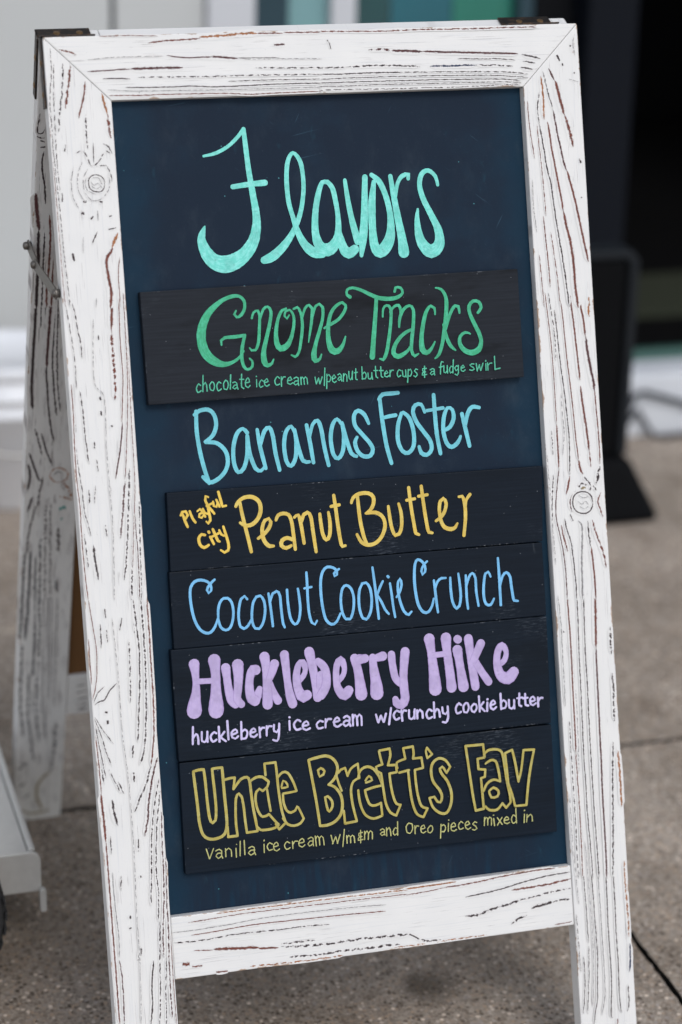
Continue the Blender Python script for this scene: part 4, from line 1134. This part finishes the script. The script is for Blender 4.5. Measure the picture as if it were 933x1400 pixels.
def plank_mat(name, base, smear, seed):
    N = NT(name); uv = N.n('Mapping', {'Vector': N.uv('board'), 'Location': (seed, seed * .7, 0)}).outputs[0]
    gr = N.noise(uv, 520, 3, .6, (.03, 1, 1)); c = N.mix(N.step(gr, .35, .72), base, tuple(v * 1.25 + .001 for v in base))
    bl = N.step(N.noise(uv, 14, 4, .6, (.5, 1.3, 1)), .50, .68)
    c = N.mix(N.math('MULTIPLY', bl, smear), c, tuple(v * .32 for v in base))
    wear = N.math('MULTIPLY', N.step(N.noise(uv, 11, 3), .55, .72), N.step(N.noise(uv, 900, 2, .7, (.12, 1, 1)), .52, .66))
    c = N.mix(N.math('MULTIPLY', wear, .35), c, (.13, .15, .18))
    vor = N.n('TexVoronoi', {'Vector': uv, 'Scale': 150.0}); dots = N.math('LESS_THAN', vor.outputs['Distance'], .06)
    dots = N.math('MULTIPLY', dots, N.math('GREATER_THAN', N.n('SeparateColor', {0: vor.outputs['Color']}).outputs[0], .70))
    c = N.mix(N.math('MULTIPLY', dots, .55), c, (.30, .32, .35))
    sc = N.step(N.noise(uv, 40, 3, .7, (1, .25, 1)), .70, .76)
    c = N.mix(N.math('MULTIPLY', sc, .25), c, (.14, .16, .18))
    av = N.n('SeparateXYZ', {0: N.uv('strip')}).outputs[1]; bev = N.math('MULTIPLY', N.math('GREATER_THAN', av, 3.5), N.math('LESS_THAN', av, 4.5))
    chip = N.math('MULTIPLY', bev, N.math('MULTIPLY', N.step(N.noise(uv, 260, 3, .6), .50, .62), N.step(N.noise(uv, 24, 3, .6), .54, .64))); c = N.mix(N.math('MULTIPLY', chip, .6), c, (.24, .25, .27))
    N.set(Base_Color=c, Roughness=N.math('MULTIPLY_ADD', bl, -.12, .50)); N.b.inputs['Specular IOR Level'].default_value = .09
    N.bump(gr, .10, .0004)
    return N.m
def paint_mat(name, col, streak=.35, light=None, rim=None):
    N = NT(name); st = N.uv('strip'); uv = N.uv('board')
    light = light or tuple(min(1, v * 1.35 + .05) for v in col)
    n = N.noise(st, 5, 3, .6, (22, 1, 1)); n2 = N.noise(uv, 220, 3, .6)
    f = N.math('MULTIPLY', N.step(N.math('ADD', N.math('MULTIPLY', n, .6), N.math('MULTIPLY', n2, .4)), .44, .58), min(1, streak * 1.5))
    dk = N.math('MULTIPLY', N.step(N.math('ADD', N.math('MULTIPLY', N.noise(uv, 300, 3, .65), .6), N.math('MULTIPLY', n, .4)), .54, .68), streak * 1.2)
    c = N.mix(dk, N.mix(f, col, light), tuple(v * .5 for v in col))
    slow = N.step(N.noise(uv, 75, 2, .5), .40, .64); c = N.mix(N.math('MULTIPLY', slow, .34), c, tuple(v * .62 for v in col))
    if rim:
        av = N.math('ABSOLUTE', N.n('SeparateXYZ', {0: st}).outputs[1]); c = N.mix(N.math('MULTIPLY', N.step(av, .72, .97), .5), c, rim)
    N.set(Base_Color=c, Roughness=.5); N.bump(n, .15, .0003)
    return N.m
def plain(name, col, rough=.5, metal=0.0, var=.12, scale=60, spec=.5):
    N = NT(name); n = N.noise(N.obj(), scale, 4, .6)
    c = N.mix(n, tuple(max(0, v * (1 - var)) for v in col), tuple(min(1, v * (1 + var)) for v in col))
    N.set(Base_Color=c, Roughness=N.math('MULTIPLY_ADD', n, .16, rough - .08), Metallic=metal); N.b.inputs['Specular IOR Level'].default_value = spec
    return N.m
def bronze():
    N = NT('dark_bronze_metal'); n = N.noise(N.obj(), 160, 4, .65)
    c = N.mix(N.step(n, .45, .72), (.020, .016, .015), (.085, .05, .028))
    N.set(Base_Color=c, Metallic=.75, Roughness=.45); N.bump(n, .15, .0005); return N.m
M['bronze'] = bronze()
M['strap'] = plain('worn_steel_strap', (.17, .155, .14), .42, .85, .3, 120)
M['screw'] = plain('brass_screw', (.20, .12, .055), .35, .9, .3, 300)
M['hardboard'] = plain('brown_hardboard', (.150, .068, .020), .75, 0, .2, 90)
M['wall'] = plain('pale_grey_wall_panel', (.53, .54, .535), .6, 0, .03, 3)
M['trim'] = plain('off_white_trim', (.58, .59, .62), .55, 0, .03, 5)
M['teal_frame'] = plain('dark_teal_aluminium', (.022, .055, .075), .4, .2, .15, 8)
M['black'] = plain('black_metal', (.004, .0045, .006), .6, 0, .2, 20, .1)
M['void'] = plain('unlit_black_interior', (.004, .004, .0045), .9, 0, .1, 4, .1)
M['column'] = plain('blue_black_column', (.0045, .006, .010), .6, 0, .15, 6, .12)
M['green'] = plain('green_metal_rail', (.055, .125, .105), .45, .1, .15, 10)
M['step'] = plain('white_step_paint', (.66, .68, .72), .55, 0, .07, 14)
M['plastic'] = plain('white_bucket_plastic', (.80, .81, .84), .4, 0, .05, 12)
M['alu'] = plain('brushed_aluminium', (.60, .595, .58), .34, .40, .12, 90)
M['rubber'] = plain('black_tyre_rubber', (.014, .014, .015), .75, 0, .3, 60)
M['stand'] = plain('matt_black_board', (.0025, .0028, .0036), .7, 0, .1, 12, .1)
M['stand_rim'] = plain('dull_grey_edge', (.012, .0145, .018), .6, 0, .15, 12, .2)
M['cable'] = plain('blue_grey_cable', (.010, .014, .022), .5, 0, .2, 30)
def pane(name, col):
    N = NT(name); n = N.noise(N.obj(), 5, 3, .5)
    N.set(Base_Color=N.mix(n, tuple(v * .7 for v in col), tuple(v * 1.3 for v in col)), Roughness=.12)
    return N.m
def paving():
    N = NT('exposed_aggregate_concrete'); P = N.obj()
    v1 = N.n('TexVoronoi', {'Vector': P, 'Scale': 215.0}); v2 = N.n('TexVoronoi', {'Vector': P, 'Scale': 430.0})
    r1 = N.n('SeparateColor', {0: v1.outputs['Color']}); r2 = N.n('SeparateColor', {0: v2.outputs['Color']})
    ramp = N.n('ValToRGB', {0: r1.outputs[0]}); cr = ramp.color_ramp
    cr.elements[0].color = (.045, .037, .031, 1); cr.elements[1].color = (.44, .40, .365, 1)
    for p, c in ((.25, (.125, .108, .094)), (.5, (.185, .165, .148)), (.75, (.225, .185, .15)), (.88, (.17, .165, .17))):
        e = cr.elements.new(p); e.color = (*c, 1)
    cem = N.mix(r2.outputs[1], (.115, .103, .092), (.235, .22, .205))
    c = N.mix(N.step(v1.outputs['Distance'], .38, .62), ramp.outputs[0], cem)
    big = N.noise(P, 3.2, 5, .62); c = N.mix(N.step(big, .35, .7), N.mix(1.0, c, (1.66, 1.50, 1.33), 'MULTIPLY'), N.mix(1.0, c, (2.52, 2.33, 2.14), 'MULTIPLY'))
    sx = N.n('SeparateXYZ', {0: P})
    # shade beneath the sandwich board, painted into the paving colour
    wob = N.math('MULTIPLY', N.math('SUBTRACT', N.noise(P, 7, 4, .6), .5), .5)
    under_shade = N.math('SUBTRACT', 1.0, N.step(N.math('ADD', sx.outputs[0], N.math('ADD', wob, N.math('MULTIPLY', sx.outputs[1], .25))), .22, .66))
    c = N.mix(N.math('MULTIPLY', N.math('MULTIPLY', under_shade, N.math('SUBTRACT', 1.0, N.step(N.math('ADD', sx.outputs[1], wob), .5, .78))), .45), c, N.mix(1.0, c, (.50, .475, .45), 'MULTIPLY'))
    dv = N.n('VectorMath', {0: P, 1: (.352, .205, 0.0)}, operation='SUBTRACT'); dl = N.n('VectorMath', {0: dv.outputs[0]}, operation='LENGTH').outputs['Value']
    spot = N.math('SUBTRACT', 1.0, N.step(N.math('ADD', dl, N.math('MULTIPLY', wob, .12)), .012, .045))
    c = N.mix(N.math('MULTIPLY', spot, .75), c, (.055, .042, .03))
    blot = N.step(N.noise(P, 8.5, 4, .62), .56, .70); c = N.mix(N.math('MULTIPLY', blot, .55), c, N.mix(1.0, c, (.62, .58, .54), 'MULTIPLY'))
    vg = N.n('TexVoronoi', {'Vector': P, 'Scale': 5.5}); gum = N.math('MULTIPLY', N.math('SUBTRACT', 1.0, N.step(N.math('ADD', vg.outputs['Distance'], N.math('MULTIPLY', wob, .12)), .04, .075)), N.math('GREATER_THAN', N.n('SeparateColor', {0: vg.outputs['Color']}).outputs[1], .6))
    c = N.mix(N.math('MULTIPLY', gum, .6), c, (.06, .05, .042))
    N.set(Base_Color=c, Roughness=.82); N.b.inputs['Specular IOR Level'].default_value = .3
    N.bump(N.math('ADD', v1.outputs['Distance'], N.math('MULTIPLY', v2.outputs['Distance'], .5)), .5, .0016)
    return N.m
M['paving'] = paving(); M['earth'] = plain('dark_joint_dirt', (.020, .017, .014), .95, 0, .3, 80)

# ---------------------------------------------------------------- ground and paving slabs
bm = bmesh.new(); g = 150
vs = [bm.verts.new(p) for p in ((-g, -g, -.012), (g, -g, -.012), (g, g, -.012), (-g, g, -.012))]; bm.faces.new(vs)
tag(link('ground', bm, M['earth']), kind='structure')
bm = bmesh.new(); jx = [-30, -6, -.9, .6035, 2.1, 6, 30]; jy = [-30, -6, -.84, .668, 2.2, 6, 30]
def edge_walk(a, b, n): return [a + (b - a) * i / n for i in range(n)]
rnd = random.Random(3)
for i in range(6):
    for j in range(6):
        x0, x1, y0, y1 = jx[i] + .0033, jx[i + 1] - .0033, jy[j] + .0040, jy[j + 1] - .0040
        near = x1 - x0 < 2 and y1 - y0 < 2; n = 160 if near else 4; q = .0012 if near else 0
        J = lambda: rnd.uniform(-q, q)
        loop = [(x, y0 + J()) for x in edge_walk(x0, x1, n)] + [(x1 + J(), y) for y in edge_walk(y0, y1, n)] + \
               [(x, y1 + J()) for x in edge_walk(x1, x0, n)] + [(x0 + J(), y) for y in edge_walk(y1, y0, n)]
        top = [bm.verts.new((x, y, 0)) for x, y in loop]; bot = [bm.verts.new((x, y, -.011)) for x, y in loop]
        bm.faces.new(top)
        for k in range(len(top)): bm.faces.new((bot[k], bot[(k + 1) % len(top)], top[(k + 1) % len(top)], top[k])).material_index = 1
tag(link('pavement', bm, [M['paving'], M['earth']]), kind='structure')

# ---------------------------------------------------------------- shop building behind
FY = 1.95
shop = thing('shop_building', (.6, FY, 0), 'pale grey shop front with windows with painted teal reflections and dark open doorway behind the board', 'building')
def part(name, mat, parent, *boxes, bevel=.002):
    bm = bmesh.new()
    for b in boxes: box(bm, *b, bevel=bevel)
    return link(name, bm, mat, parent)
part('wall_panel', M['wall'], shop, (-3, .379, FY, FY + .12, 0, 3.2))
part('wall_panel', M['wall'], shop, (.3872, .533, FY, FY + .12, 0, 3.2))
part('wall_joint', M['stand_rim'], shop, (.379, .3872, FY + .012, FY + .1, 0, 3.2), bevel=0)
part('pilaster', M['trim'], shop, (.535, .612, FY - .02, FY + .12, 0, 3.2))
win = part('window_frame', M['teal_frame'], shop, (.613, .674, FY + .004, FY + .1, 0, 3.2), (1.074, 1.10, FY + .004, FY + .1, 0, 3.2),
           (.674, 1.074, FY + .004, FY + .1, 0, .12), (.674, 1.074, FY + .004, FY + .1, 2.6, 3.2))
for x0, x1, c in ((.675, .748, (.22, .40, .42)), (.792, .855, (.030, .085, .09)), (.858, .965, (.030, .135, .17)), (.967, 1.073, (.035, .20, .15))):
    part('pane', pane('painted_reflection_glass', c), win, (x0, x1, FY + .035, FY + .045, .12, 2.6), bevel=0)  # reflections and interior seen in the glass, put into opaque pane colours
part('mullion', M['trim'], win, (.749, .791, FY + .01, FY + .06, .12, 2.6))
part('door_jamb', M['black'], shop, (1.101, 1.172, FY + .002, FY + .12, 0, 3.2))
part('column', M['column'], shop, (1.174, 1.264, FY - .06, FY + .10, 0, 3.2), bevel=.006)
part('lintel', M['wall'], shop, (1.264, 3.4, FY, FY + .12, 2.2, 3.2))
part('wall_panel', M['wall'], shop, (2.4, 5.2, FY + .001, FY + .12, 0, 2.2))
part('interior', M['void'], shop, (1.10, 2.6, FY + 2.2, FY + 2.25, 0, 2.4), (1.10, 1.15, FY + .121, FY + 2.2, 0, 2.4), (2.55, 2.6, FY + .121, FY + 2.2, 0, 2.4),
     (1.15, 2.55, FY + .121, FY + 2.2, 2.35, 2.4), (1.15, 2.55, FY + .121, FY + 2.2, .02, .04), bevel=0)
part('reflection_strip', plain('olive_painted_reflection', (.030, .036, .020), .9, 0, .3, 40), shop, (1.3, 2.3, FY + .35, FY + .62, .0405, .052))  # flat olive box standing in for the greenish-brown reflection at the doorway
part('roof', M['wall'], shop, (-3, 5.2, FY + .121, FY + 2.3, 3.1, 3.2))
part('threshold_rail', M['green'], shop, (1.266, 2.4, 1.834, 1.86, .09, .128))
bm = bmesh.new(); box(bm, 1.20, 2.5, 1.752, 1.832, 0, .114, bevel=.008)
bmesh.ops.translate(bm, verts=bm.verts, vec=(0, 0, .001))
tag(link('step', bm, M['step'], None, (1.85, 1.8, 0)), 'low white step with a cable across it at the dark doorway', 'step')
cb = bmesh.new()
tube(cb, spline([(1.20, 1.72, .012), (1.235, 1.735, .085), (1.30, 1.741, .072), (1.36, 1.741, .052), (1.46, 1.741, .03), (1.62, 1.72, .008), (1.9, 1.70, .007)], .02), .0050)
tube(cb, spline([(1.20, 1.70, .03), (1.245, 1.742, .055), (1.262, 1.741, .03), (1.275, 1.735, .008), (1.33, 1.73, .008), (1.45, 1.725, .008), (1.8, 1.66, .008)], .02), .0042)
tag(link('cable', cb, M['cable'], None, (1.4, 1.74, 0), True), 'dark cable hanging across the front of the white step', 'cable')

# white bucket by the wall
bk = thing('bucket', (.168, 1.737, 0), 'white plastic bucket with ribbed rim standing against the grey wall', 'bucket')
bm = bmesh.new(); lathe(bm, (.168, 1.737, .0005), (0, 0, 1), [(0, .088), (.002, .092), (.15, .1015), (.152, .107), (.160, .108), (.162, .104), (.178, .1045), (.180, .109), (.188, .109), (.190, .105), (.214, .1055)], 64)
link('body', bm, M['plastic'], bk, None, True)
bm = bmesh.new(); lathe(bm, (.168, 1.737, .2150), (0, 0, 1), [(0, .1085), (.003, .111), (.016, .111), (.020, .108), (.0205, .098), (.016, .095), (.016, .01)], 64)
link('lid', bm, M['plastic'], bk, None, True)
bm = bmesh.new(); tube(bm, [(.168 + .112 * math.cos(a), 1.737 - .112 * abs(math.sin(a)) * .96, .196 - .10 * math.sin(a)) for a in [math.pi * k / 24 for k in range(25)]], .0022)
link('handle', bm, M['alu'], bk, None, True)

# black display stand
st = thing('display_stand', (.99, 1.42, 0), 'matt black upright stand with grey rounded edge and flared foot beside the doorway', 'stand')
bm = bmesh.new(); box(bm, .905, 1.062, 1.405, 1.445, .105, .420, bevel=.008, seg=3); link('board', bm, M['stand'], st)
bm = bmesh.new()
prism(bm, [Vector((x, 1.400, z)) for x, z in ((1.063, .1075), (1.0775, .1075), (1.0775, .418), (1.064, .434), (.9, .434), (.9, .4215), (1.056, .4215), (1.063, .414))],
      [Vector((x, 1.45, z)) for x, z in ((1.063, .1075), (1.0775, .1075), (1.0775, .418), (1.064, .434), (.9, .434), (.9, .4215), (1.056, .4215), (1.063, .414))], .003)
link('edge_trim', bm, M['stand_rim'], st)
bm = bmesh.new()
prism(bm, [Vector(p) for p in ((.85, 1.365, .001), (1.134, 1.365, .001), (1.134, 1.56, .001), (.85, 1.56, .001))],
      [Vector(p) for p in ((.895, 1.395, .1045), (1.083, 1.395, .1045), (1.083, 1.50, .1045), (.895, 1.50, .1045))], .022, 4)
link('foot', bm, M['stand'], st)

# aluminium platform cart
ct = thing('platform_cart', (-.25, .6, 0), 'worn aluminium platform cart with black wheel at the left edge', 'cart')
bm = bmesh.new(); box(bm, -.46, -.0256, .372, 1.15, .108, .1165, bevel=.001)
link('deck', bm, M['alu'], ct)
bm = bmesh.new(); box(bm, -.0250, -.0185, .372, 1.15, .085, .1235, bevel=.002); link('side_rail', bm, M['alu'], ct)
bm = bmesh.new()
pr = [(-.47, .0745), (-.0168, .0745), (-.0135, .078), (-.0135, .111), (-.0165, .118), (-.0225, .1215), (-.47, .1215)]
prism(bm, [Vector((x, .366, z)) for x, z in pr], [Vector((x, .371, z)) for x, z in pr], .0012); 
link('end_plate', bm, M['alu'], ct)
bm = bmesh.new(); pr = [(-.0165, .0775), (-.0145, .0805), (-.0115, .0805), (-.0098, .0775), (-.0098, .0560), (-.0115, .0540), (-.0145, .0540), (-.0162, .0560)]
prism(bm, [Vector((x, .358, z)) for x, z in pr], [Vector((x, .3652, z)) for x, z in pr], .0008); link('hook', bm, M['alu'], ct)
WC = Vector((-.160, .302, .0985))
bm = bmesh.new(); lathe(bm, WC - Vector((0, .018, 0)), (0, 1, 0), [(0, .066), (.001, .094), (.006, .0975), (.03, .0975), (.035, .094), (.036, .066)], 72)
for k in range(36):
    a = 2 * math.pi * k / 36; u = Vector((math.cos(a), 0, math.sin(a))); t_ = Vector((-math.sin(a), 0, math.cos(a))); c = WC + u * .0970
    for y0, y1, sh in ((-.0165, -.002, 0), (.002, .0165, .004)):
        p = [c + t_ * (sx + sh) + Vector((0, y, 0)) for sx, y in ((-.0055, y0), (.0035, y0), (.0055, y1), (-.0035, y1))]
        prism(bm, p, [q_ + u * .0022 for q_ in p], .0004, 1)
wheel = link('wheel', bm, M['rubber'], ct)
bm = bmesh.new(); lathe(bm, WC - Vector((0, .016, 0)), (0, 1, 0), [(0, .012), (.001, .02), (.004, .05), (.002, .0655), (.030, .0655), (.028, .05), (.031, .02), (.032, .012)], 48); link('rim', bm, M['alu'], wheel, None, True)
bm = bmesh.new(); box(bm, -.177, -.143, .3225, .400, .094, .1075, bevel=.002); link('axle_bracket', bm, M['alu'], ct)
wheel2 = wheel.copy(); COL.objects.link(wheel2); wheel2.parent = ct; wheel2.location = (0, .72, 0)
rim2 = bpy.data.objects.get('rim').copy(); COL.objects.link(rim2); rim2.parent = wheel2; rim2.location = (0, 0, 0)

# ---------------------------------------------------------------- the sandwich board
sb = thing('sandwich_board', (.254, .33, 0), 'white distressed wood sandwich board with navy chalkboard listing ice cream flavors', 'sandwich board')
BV = .0012
def stile(x0, x1, mitre_x):
    """front stile: level-cut foot, mitred head"""
    bm = bmesh.new(); yt0 = L - .0003; out = x0 if mitre_x == 'l' else x1
    def loop(z):
        yb = -z * math.tan(TH)
        if mitre_x == 'l': return [FB(x0, yb, z), FB(x1, yb, z), FB(x1, IY1 - .0003, z), FB(x0, L - .0003, z)]
        return [FB(x0, yb, z), FB(x1, yb, z), FB(x1, L - .0003, z), FB(x0, IY1 - .0003, z)]
    return prism(bm, loop(0), loop(-T), BV)
for x0, x1, sd, key in ((0, SW, 'l', 'stile_left'), (WID - SW, WID, 'r', 'stile_right')):
    bm = stile(x0, x1, sd); planar(bm, front_inv)
    mitre = (lambda x, y: y < L - .002 - x and .0008 < x < SW - .0006) if sd == 'l' else (lambda x, y: y < L - .002 - (WID - x) and WID - SW + .0006 < x < WID - .0008)
    add_grain(bm, key, FB, .0002, mitre); link('stile', bm, M['wood_v'], sb)
bm = bmesh.new()
lp = lambda z: [FB(SW, IY1, z), FB(WID - SW, IY1, z), FB(WID, L, z), FB(0, L, z)]
prism(bm, lp(0), lp(-T), BV); planar(bm, front_inv)
add_grain(bm, 'top_rail', FB, .0002, lambda x, y: IY1 + .0006 < y < L - .0006 and y > L - x + .001 and y > L - (WID - x) + .001); link('top_rail', bm, M['wood_h'], sb)
bm = bmesh.new(); box(bm, SW + .0003, WID - SW - .0003, IY0 - .0580, IY0, -T + .001, -.0012, BV, FB); planar(bm, front_inv)
add_grain(bm, 'bottom_rail', FB, -.0010, lambda x, y: IY0 - .0572 < y < IY0 - .0006 and SW + .001 < x < WID - SW - .001); link('bottom_rail', bm, M['wood_h'], sb)
bm = bmesh.new(); box(bm, SW - .004, WID - SW + .004, IY0 - .004, IY1 + .004, -.0160, -.0105, 0, FB); planar(bm, front_inv)
chalk = link('chalkboard', bm, M['chalk'], sb)
def lettering(key, name, F, z, mat, parent, step=.0022, jit=.03):
    bm = bmesh.new(); lay = layers(bm)
    for i, line in enumerate(LETTERS[key].split('\n')):
        ribbon(bm, parse(line), F, z + .00025 + i * 3e-5, lay, step, True, 1.0, None, jit)
    for f in bm.faces: f.material_index = 0
    return link(name, bm, mat, parent)
PM = {'flavors': paint_mat('aqua_paint', (.135, .66, .56), .55, (.27, .80, .73)), 'bananas': paint_mat('sky_aqua_paint', (.135, .55, .64), .4, (.22, .64, .74)),
      'gnome': paint_mat('green_paint', (.016, .37, .17), .45, (.07, .56, .34)), 'gnome_desc': paint_mat('pale_green_paint', (.06, .47, .29), .3),
      'peanut': paint_mat('yellow_paint', (.70, .47, .065), .5, (.74, .60, .16)), 'playful': paint_mat('amber_paint', (.76, .50, .06), .3),
      'coconut': paint_mat('light_blue_paint', (.16, .48, .80), .35, (.25, .58, .88)), 'huckle': paint_mat('lilac_paint', (.48, .375, .64), .35, (.57, .45, .70), (.26, .16, .42)),
      'huckle_desc': paint_mat('pale_lilac_paint', (.55, .49, .76), .3), 'uncle': paint_mat('mustard_paint', (.47, .37, .06), .55, (.50, .46, .17)),
      'uncle_desc': paint_mat('pale_mustard_paint', (.44, .43, .15), .4)}
lettering('flavors', 'title_lettering', FB, -.0105, PM['flavors'], chalk)
lettering('bananas', 'flavor_lettering', FB, -.0105, PM['bananas'], chalk)

# rear panel
def rstile(x0, x1):
    bm = bmesh.new()
    def loop(d):
        vb = (HZ + d * ST) / CT
        return [RB(x0, vb, d), RB(x1, vb, d), RB(x1, .0005, d), RB(x0, .0005, d)]
    return prism(bm, loop(0.0002), loop(T), BV)
for x0, x1 in ((0, SW - .002), (WID - SW, WID)):
    bm = rstile(x0, x1); planar(bm, rear_inv)
    if x0 == 0: add_grain(bm, 'rear_stile', lambda x, v, d: RB(x, v, -d), .0, lambda x, v: .0005 < x < SW - .003 and v > .02)
    link('stile', bm, M['wood_rear'], sb)
bm = bmesh.new(); box(bm, SW - .0015, WID - SW - .0005, .0005, SW, .0002, T, BV, RB); planar(bm, rear_inv); link('top_rail', bm, M['wood_h'], sb)
bm = bmesh.new(); box(bm, SW - .0015, WID - SW - .0005, .788, .8465, .0012, T - .001, BV, RB); planar(bm, rear_inv)
add_grain(bm, 'rear_rail', lambda x, v, d: RB(x, v, -d), -.0010, lambda x, v: .789 < v < .8455 and x > SW); link('bottom_rail', bm, M['wood_h'], sb)
bm = bmesh.new(); box(bm, SW - .004, WID - SW + .003, SW - .004, .792, .0055, .010, 0, RB); planar(bm, rear_inv); link('back_panel', bm, M['hardboard'], sb)

# hardware
def bracket(xa, xb, left):
    bm = bmesh.new()
    for F, a, b in ((FB, -T + .0006, -.0006), (RB, .0008, T - .0006)):
        top = (lambda x, y, z: FB(x, y, z)) if F is FB else (lambda x, y, z: RB(x, L - y, z))
        box(bm, xa, xb, L + .0003, L + .0018, a, b, .0004, top)
        if left: box(bm, -.0019, -.0004, L - .062, L + .0018, a + .003, b - .003, .0004, top)
        else: box(bm, WID + .0004, WID + .0019, L - .062, L - .003, a + .003, b - .003, .0004, top)
    o = link('corner_bracket', bm, M['bronze'], sb)
    for F in (FB, RB):
        top = FB if F is FB else (lambda x, y, z: RB(x, L - y, z)); zc = -T / 2 if F is FB else T / 2
        spots = [(top(xa + (xb - xa) * fr, L + .0016, zc), top(0, 1, 0) - top(0, 0, 0)) for fr in (.38, .80)]
        spots += [(top(-.0017 if left else WID + .0017, L - yy, zc), (-1 if left else 1, 0, 0)) for yy in (.022, .050)]
        for p, ax in spots:
            sbm = bmesh.new(); lathe(sbm, p, ax, [(0, .0033), (.0006, .003), (.0011, .0016)], 14)
            link('screw', sbm, M['screw'], o)
bracket(-.0019, .0475, True); bracket(.440, .4905, False)
# side stay: two flat links on the left edge
def strap(p, q, x, wd):
    p, q = Vector(p), Vector(q); t = (q - p).normalized(); n = t.cross(Vector((1, 0, 0))); bm = bmesh.new(); prof = []
    for k in range(9):
        a = math.pi / 2 + math.pi * k / 8; prof.append(p + t * math.cos(a) * wd * .5 + n * math.sin(a) * wd * .5)
    for k in range(9):
        a = -math.pi / 2 + math.pi * k / 8; prof.append(q + t * math.cos(a) * wd * .5 + n * math.sin(a) * wd * .5)
    return prism(bm, [v + Vector((x, 0, 0)) for v in prof], [v + Vector((x - .0014, 0, 0)) for v in prof], .0003, 1)
pA, pB, pC = (0, .4155, .7500), (0, .368, .7440), (0, .2570, .7470)
s1 = link('folding_strap', strap(pA, pB, -.0016, .0115), M['strap'], sb)
s2 = link('folding_strap', strap(pB, pC, -.0034, .0115), M['strap'], sb)
for pp, par in ((pA, s1), (pB, s2), (pC, s2)):
    bm = bmesh.new(); lathe(bm, (-.0002 if pp is not pB else -.0008, pp[1], pp[2]), (-1, 0, 0), [(0, .0040), (.0048, .0040), (.0066, .0034), (.0075, .0016)], 18); link('rivet', bm, M['strap'], par, None, True)

# ---------------------------------------------------------------- flavor planks hung on the chalkboard
PLK = {'gnome': ('topmost black plank on the chalkboard, lettered Gnome Tracks in green', (.0150, .0180, .0240), .9, 'gnome', 'gnome_desc'),
       'peanut': ('black plank lettered Playful City Peanut Butter in yellow', (.0055, .0095, .0165), .25, 'peanut', None),
       'coconut': ('black plank lettered Coconut Cookie Crunch in light blue', (.0055, .0095, .0165), .25, 'coconut', None),
       'huckle': ('black plank lettered Huckleberry Hike in fat lilac letters', (.0055, .0098, .0170), .35, 'huckle', 'huckle_desc'),
       'uncle': ("black plank lettered Uncle Brett's Fav in outlined mustard letters, lowest of the planks", (.0055, .0102, .0180), .35, 'uncle', 'uncle_desc')}
TITLE = {'gnome': 'gnome_title', 'peanut': 'peanut_title', 'coconut': 'coconut', 'huckle': 'huckle', 'uncle': 'uncle'}
for i, (k, (label, base, smear, col, desc)) in enumerate(PLK.items()):
    z, quad = PLANKS[k]; bm = bmesh.new()
    prism(bm, [FB(x, y, z) for x, y in quad], [FB(x, y, -.0104) for x, y in quad], .0009, 2); planar(bm, front_inv)
    cx = sum(q[0] for q in quad) / 4; cy = sum(q[1] for q in quad) / 4
    o = link('menu_plank', bm, plank_mat('black_stained_plank', base, smear, i * 1.7 + .3), None, FB(cx, cy, z))
    tag(o, label, 'menu plank', 'flavor planks on the chalkboard')
    lettering(TITLE[k], 'title_lettering', FB, z, PM[col], o)
    if desc: lettering(desc, 'description_lettering', FB, z, PM[desc], o, .0016)
    if k == 'peanut': lettering('playful', 'side_lettering', FB, z, PM['playful'], o)
